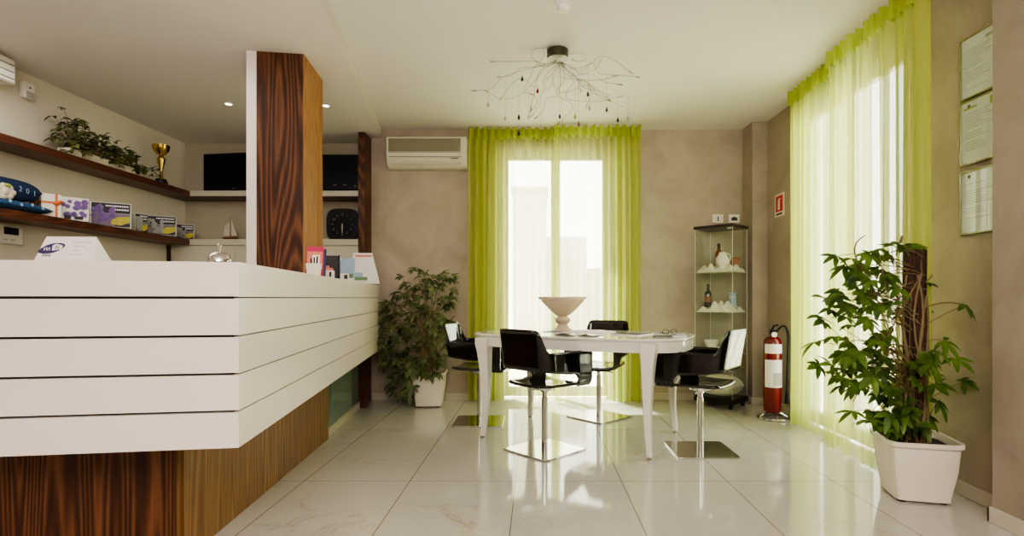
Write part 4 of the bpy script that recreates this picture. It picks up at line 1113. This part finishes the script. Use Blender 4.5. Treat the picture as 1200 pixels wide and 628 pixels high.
# ------------------------------------------------------------------ fire extinguisher
t = thing('fire_extinguisher', 'red fire extinguisher on a chrome floor stand beside the side curtain', 'fire extinguisher', (2.045, 4.72, 0))
MB().lathe([(.001, .05), (.06, .052), (.074, .07), (.074, .645), (.066, .68), (.04, .705), (.022, .71), (.022, .735)], n=32).build('cylinder', 'red', t, smooth=True)
lb = MB()
lb.grid(lambda u, v: Vector((.0752*math.cos(-2.9+u*2.4), .0752*math.sin(-2.9+u*2.4),   .275 + v*.235)), 16, 1)
lb.grid(lambda u, v: Vector((.0752*math.cos(-2.9+u*2.4), .0752*math.sin(-2.9+u*2.4), .565 + v*.08)), 16, 1)
lb.build('instruction_label', 'paper', t, smooth=True)
MB().grid(lambda u, v: Vector((.0756*math.cos(-1.9+u*1.2), .0756*math.sin(-1.9+u*1.2), .29 + v*.11)), 10, 1).build('label_print', 'paper_grey', t, smooth=True)
MB().lathe([(.024, .73), (.024, .752)], n=16).box(-.015, .015, -.09, .03, .752, .765).build('valve', 'black', t)
MB().tube([(-.0, .02, .76), (0, -.03, .80), (0, -.10, .81)], .008, 6).build('carry_handle', 'black', t)
MB().tube(catmull([(.02, -.01, .74), (.075, -.04, .80), (.11, -.05, .74), (.105, -.06, .55), (.10, -.06, .36), (.098, -.06, .24)], 6), .010, 8).build('hose', 'black', t, smooth=True)
MB().tube([(.098, -.06, .24), (.098, -.06, .14)], [.012, .020], 10).build('nozzle', 'black', t)
MB().lathe([(.024, 0), (.024, .01)], (0, -.03, .725), 14, Matrix.Rotation(PI/2, 4, 'X')).build('gauge', 'white', t)
st = MB()
ring = [(.125*math.cos(a), .125*math.sin(a)-.02, .012) for a in [2*PI*k/28 for k in range(29)]]
st.tube(ring, .010, 8, False); st.tube([(-.125, -.02, .012), (-.07, 0, .045), (.07, 0, .045), (.125, -.02, .012)], .007, 6)
st.tube([(0, -.145, .012), (0, -.05, .045)], .007, 6)
st.build('floor_stand', 'chrome', t, smooth=True)

# ------------------------------------------------------------------ camera
cam = bpy.data.cameras.new('camera'); co = bpy.data.objects.new('camera', cam); COL.objects.link(co)
co.location = (0, 0, H); co.rotation_euler = (PI/2, 0, 0)
cam.sensor_width = 36; cam.sensor_fit = 'HORIZONTAL'; cam.lens = F/1200*36
cam.shift_x = -(PX-600)/1200; cam.shift_y = (PY-314)/1200; cam.clip_start = .05
scene.camera = co

# ------------------------------------------------------------------ light
w = bpy.data.worlds.new('sky'); scene.world = w; w.use_nodes = True
bg = w.node_tree.nodes['Background']; bg.inputs[0].default_value = (1.0, .965, .935, 1); bg.inputs[1].default_value = 7.0
def area(name, loc_, rot, sx_, sy_, e, col=(1, 1, 1), portal=False):
    l = bpy.data.lights.new(name, 'AREA'); l.shape = 'RECTANGLE'; l.size = sx_; l.size_y = sy_; l.energy = e; l.color = col
    if portal: l.cycles.is_portal = True
    o = bpy.data.objects.new(name, l); COL.objects.link(o); o.location = loc_; o.rotation_euler = rot
    return o
area('sky_portal_rear', ((W0+W1)/2, YB+.29, WT/2), (-PI/2, 0, 0), W1-W0, WT, 1, portal=True)
area('sky_portal_side', (XR+.12, (R0+R1)/2, RT/2), (PI/2, 0, PI/2), R1-R0, RT, 1, portal=True)
# added fill lights, behind the camera and above the left area
area('fill_light', (.3, -1.6, 2.45), (math.radians(52), 0, 0), 2.6, 1.2, 92, (1, .925, .915))
area('fill_light', (.2, -.9, 1.9), (PI, 0, 0), 2.0, 1.4, 95, (1, .90, .92))
area('fill_light', (-2.7, 2.9, 2.6), (0, 0, 0), 1.4, 1.4, 19, (1, .96, .92))
s = bpy.data.lights.new('sun', 'SUN'); s.energy = 36; s.angle = math.radians(1.0); s.color = (1, .96, .88)
so = bpy.data.objects.new('sun', s); COL.objects.link(so)
so.rotation_euler = Vector((.62, -1.05, -2.48)).to_track_quat('-Z', 'Y').to_euler()

scene.view_settings.view_transform = 'AgX'
scene.view_settings.look = 'AgX - Medium High Contrast'
scene.view_settings.exposure = 0.56
scene.cycles.max_bounces = 10; scene.cycles.transparent_max_bounces = 16; scene.cycles.diffuse_bounces = 5
scene.cycles.use_denoising = True
scene.cycles.sample_clamp_indirect = 8
scene.cycles.caustics_reflective = False; scene.cycles.caustics_refractive = False
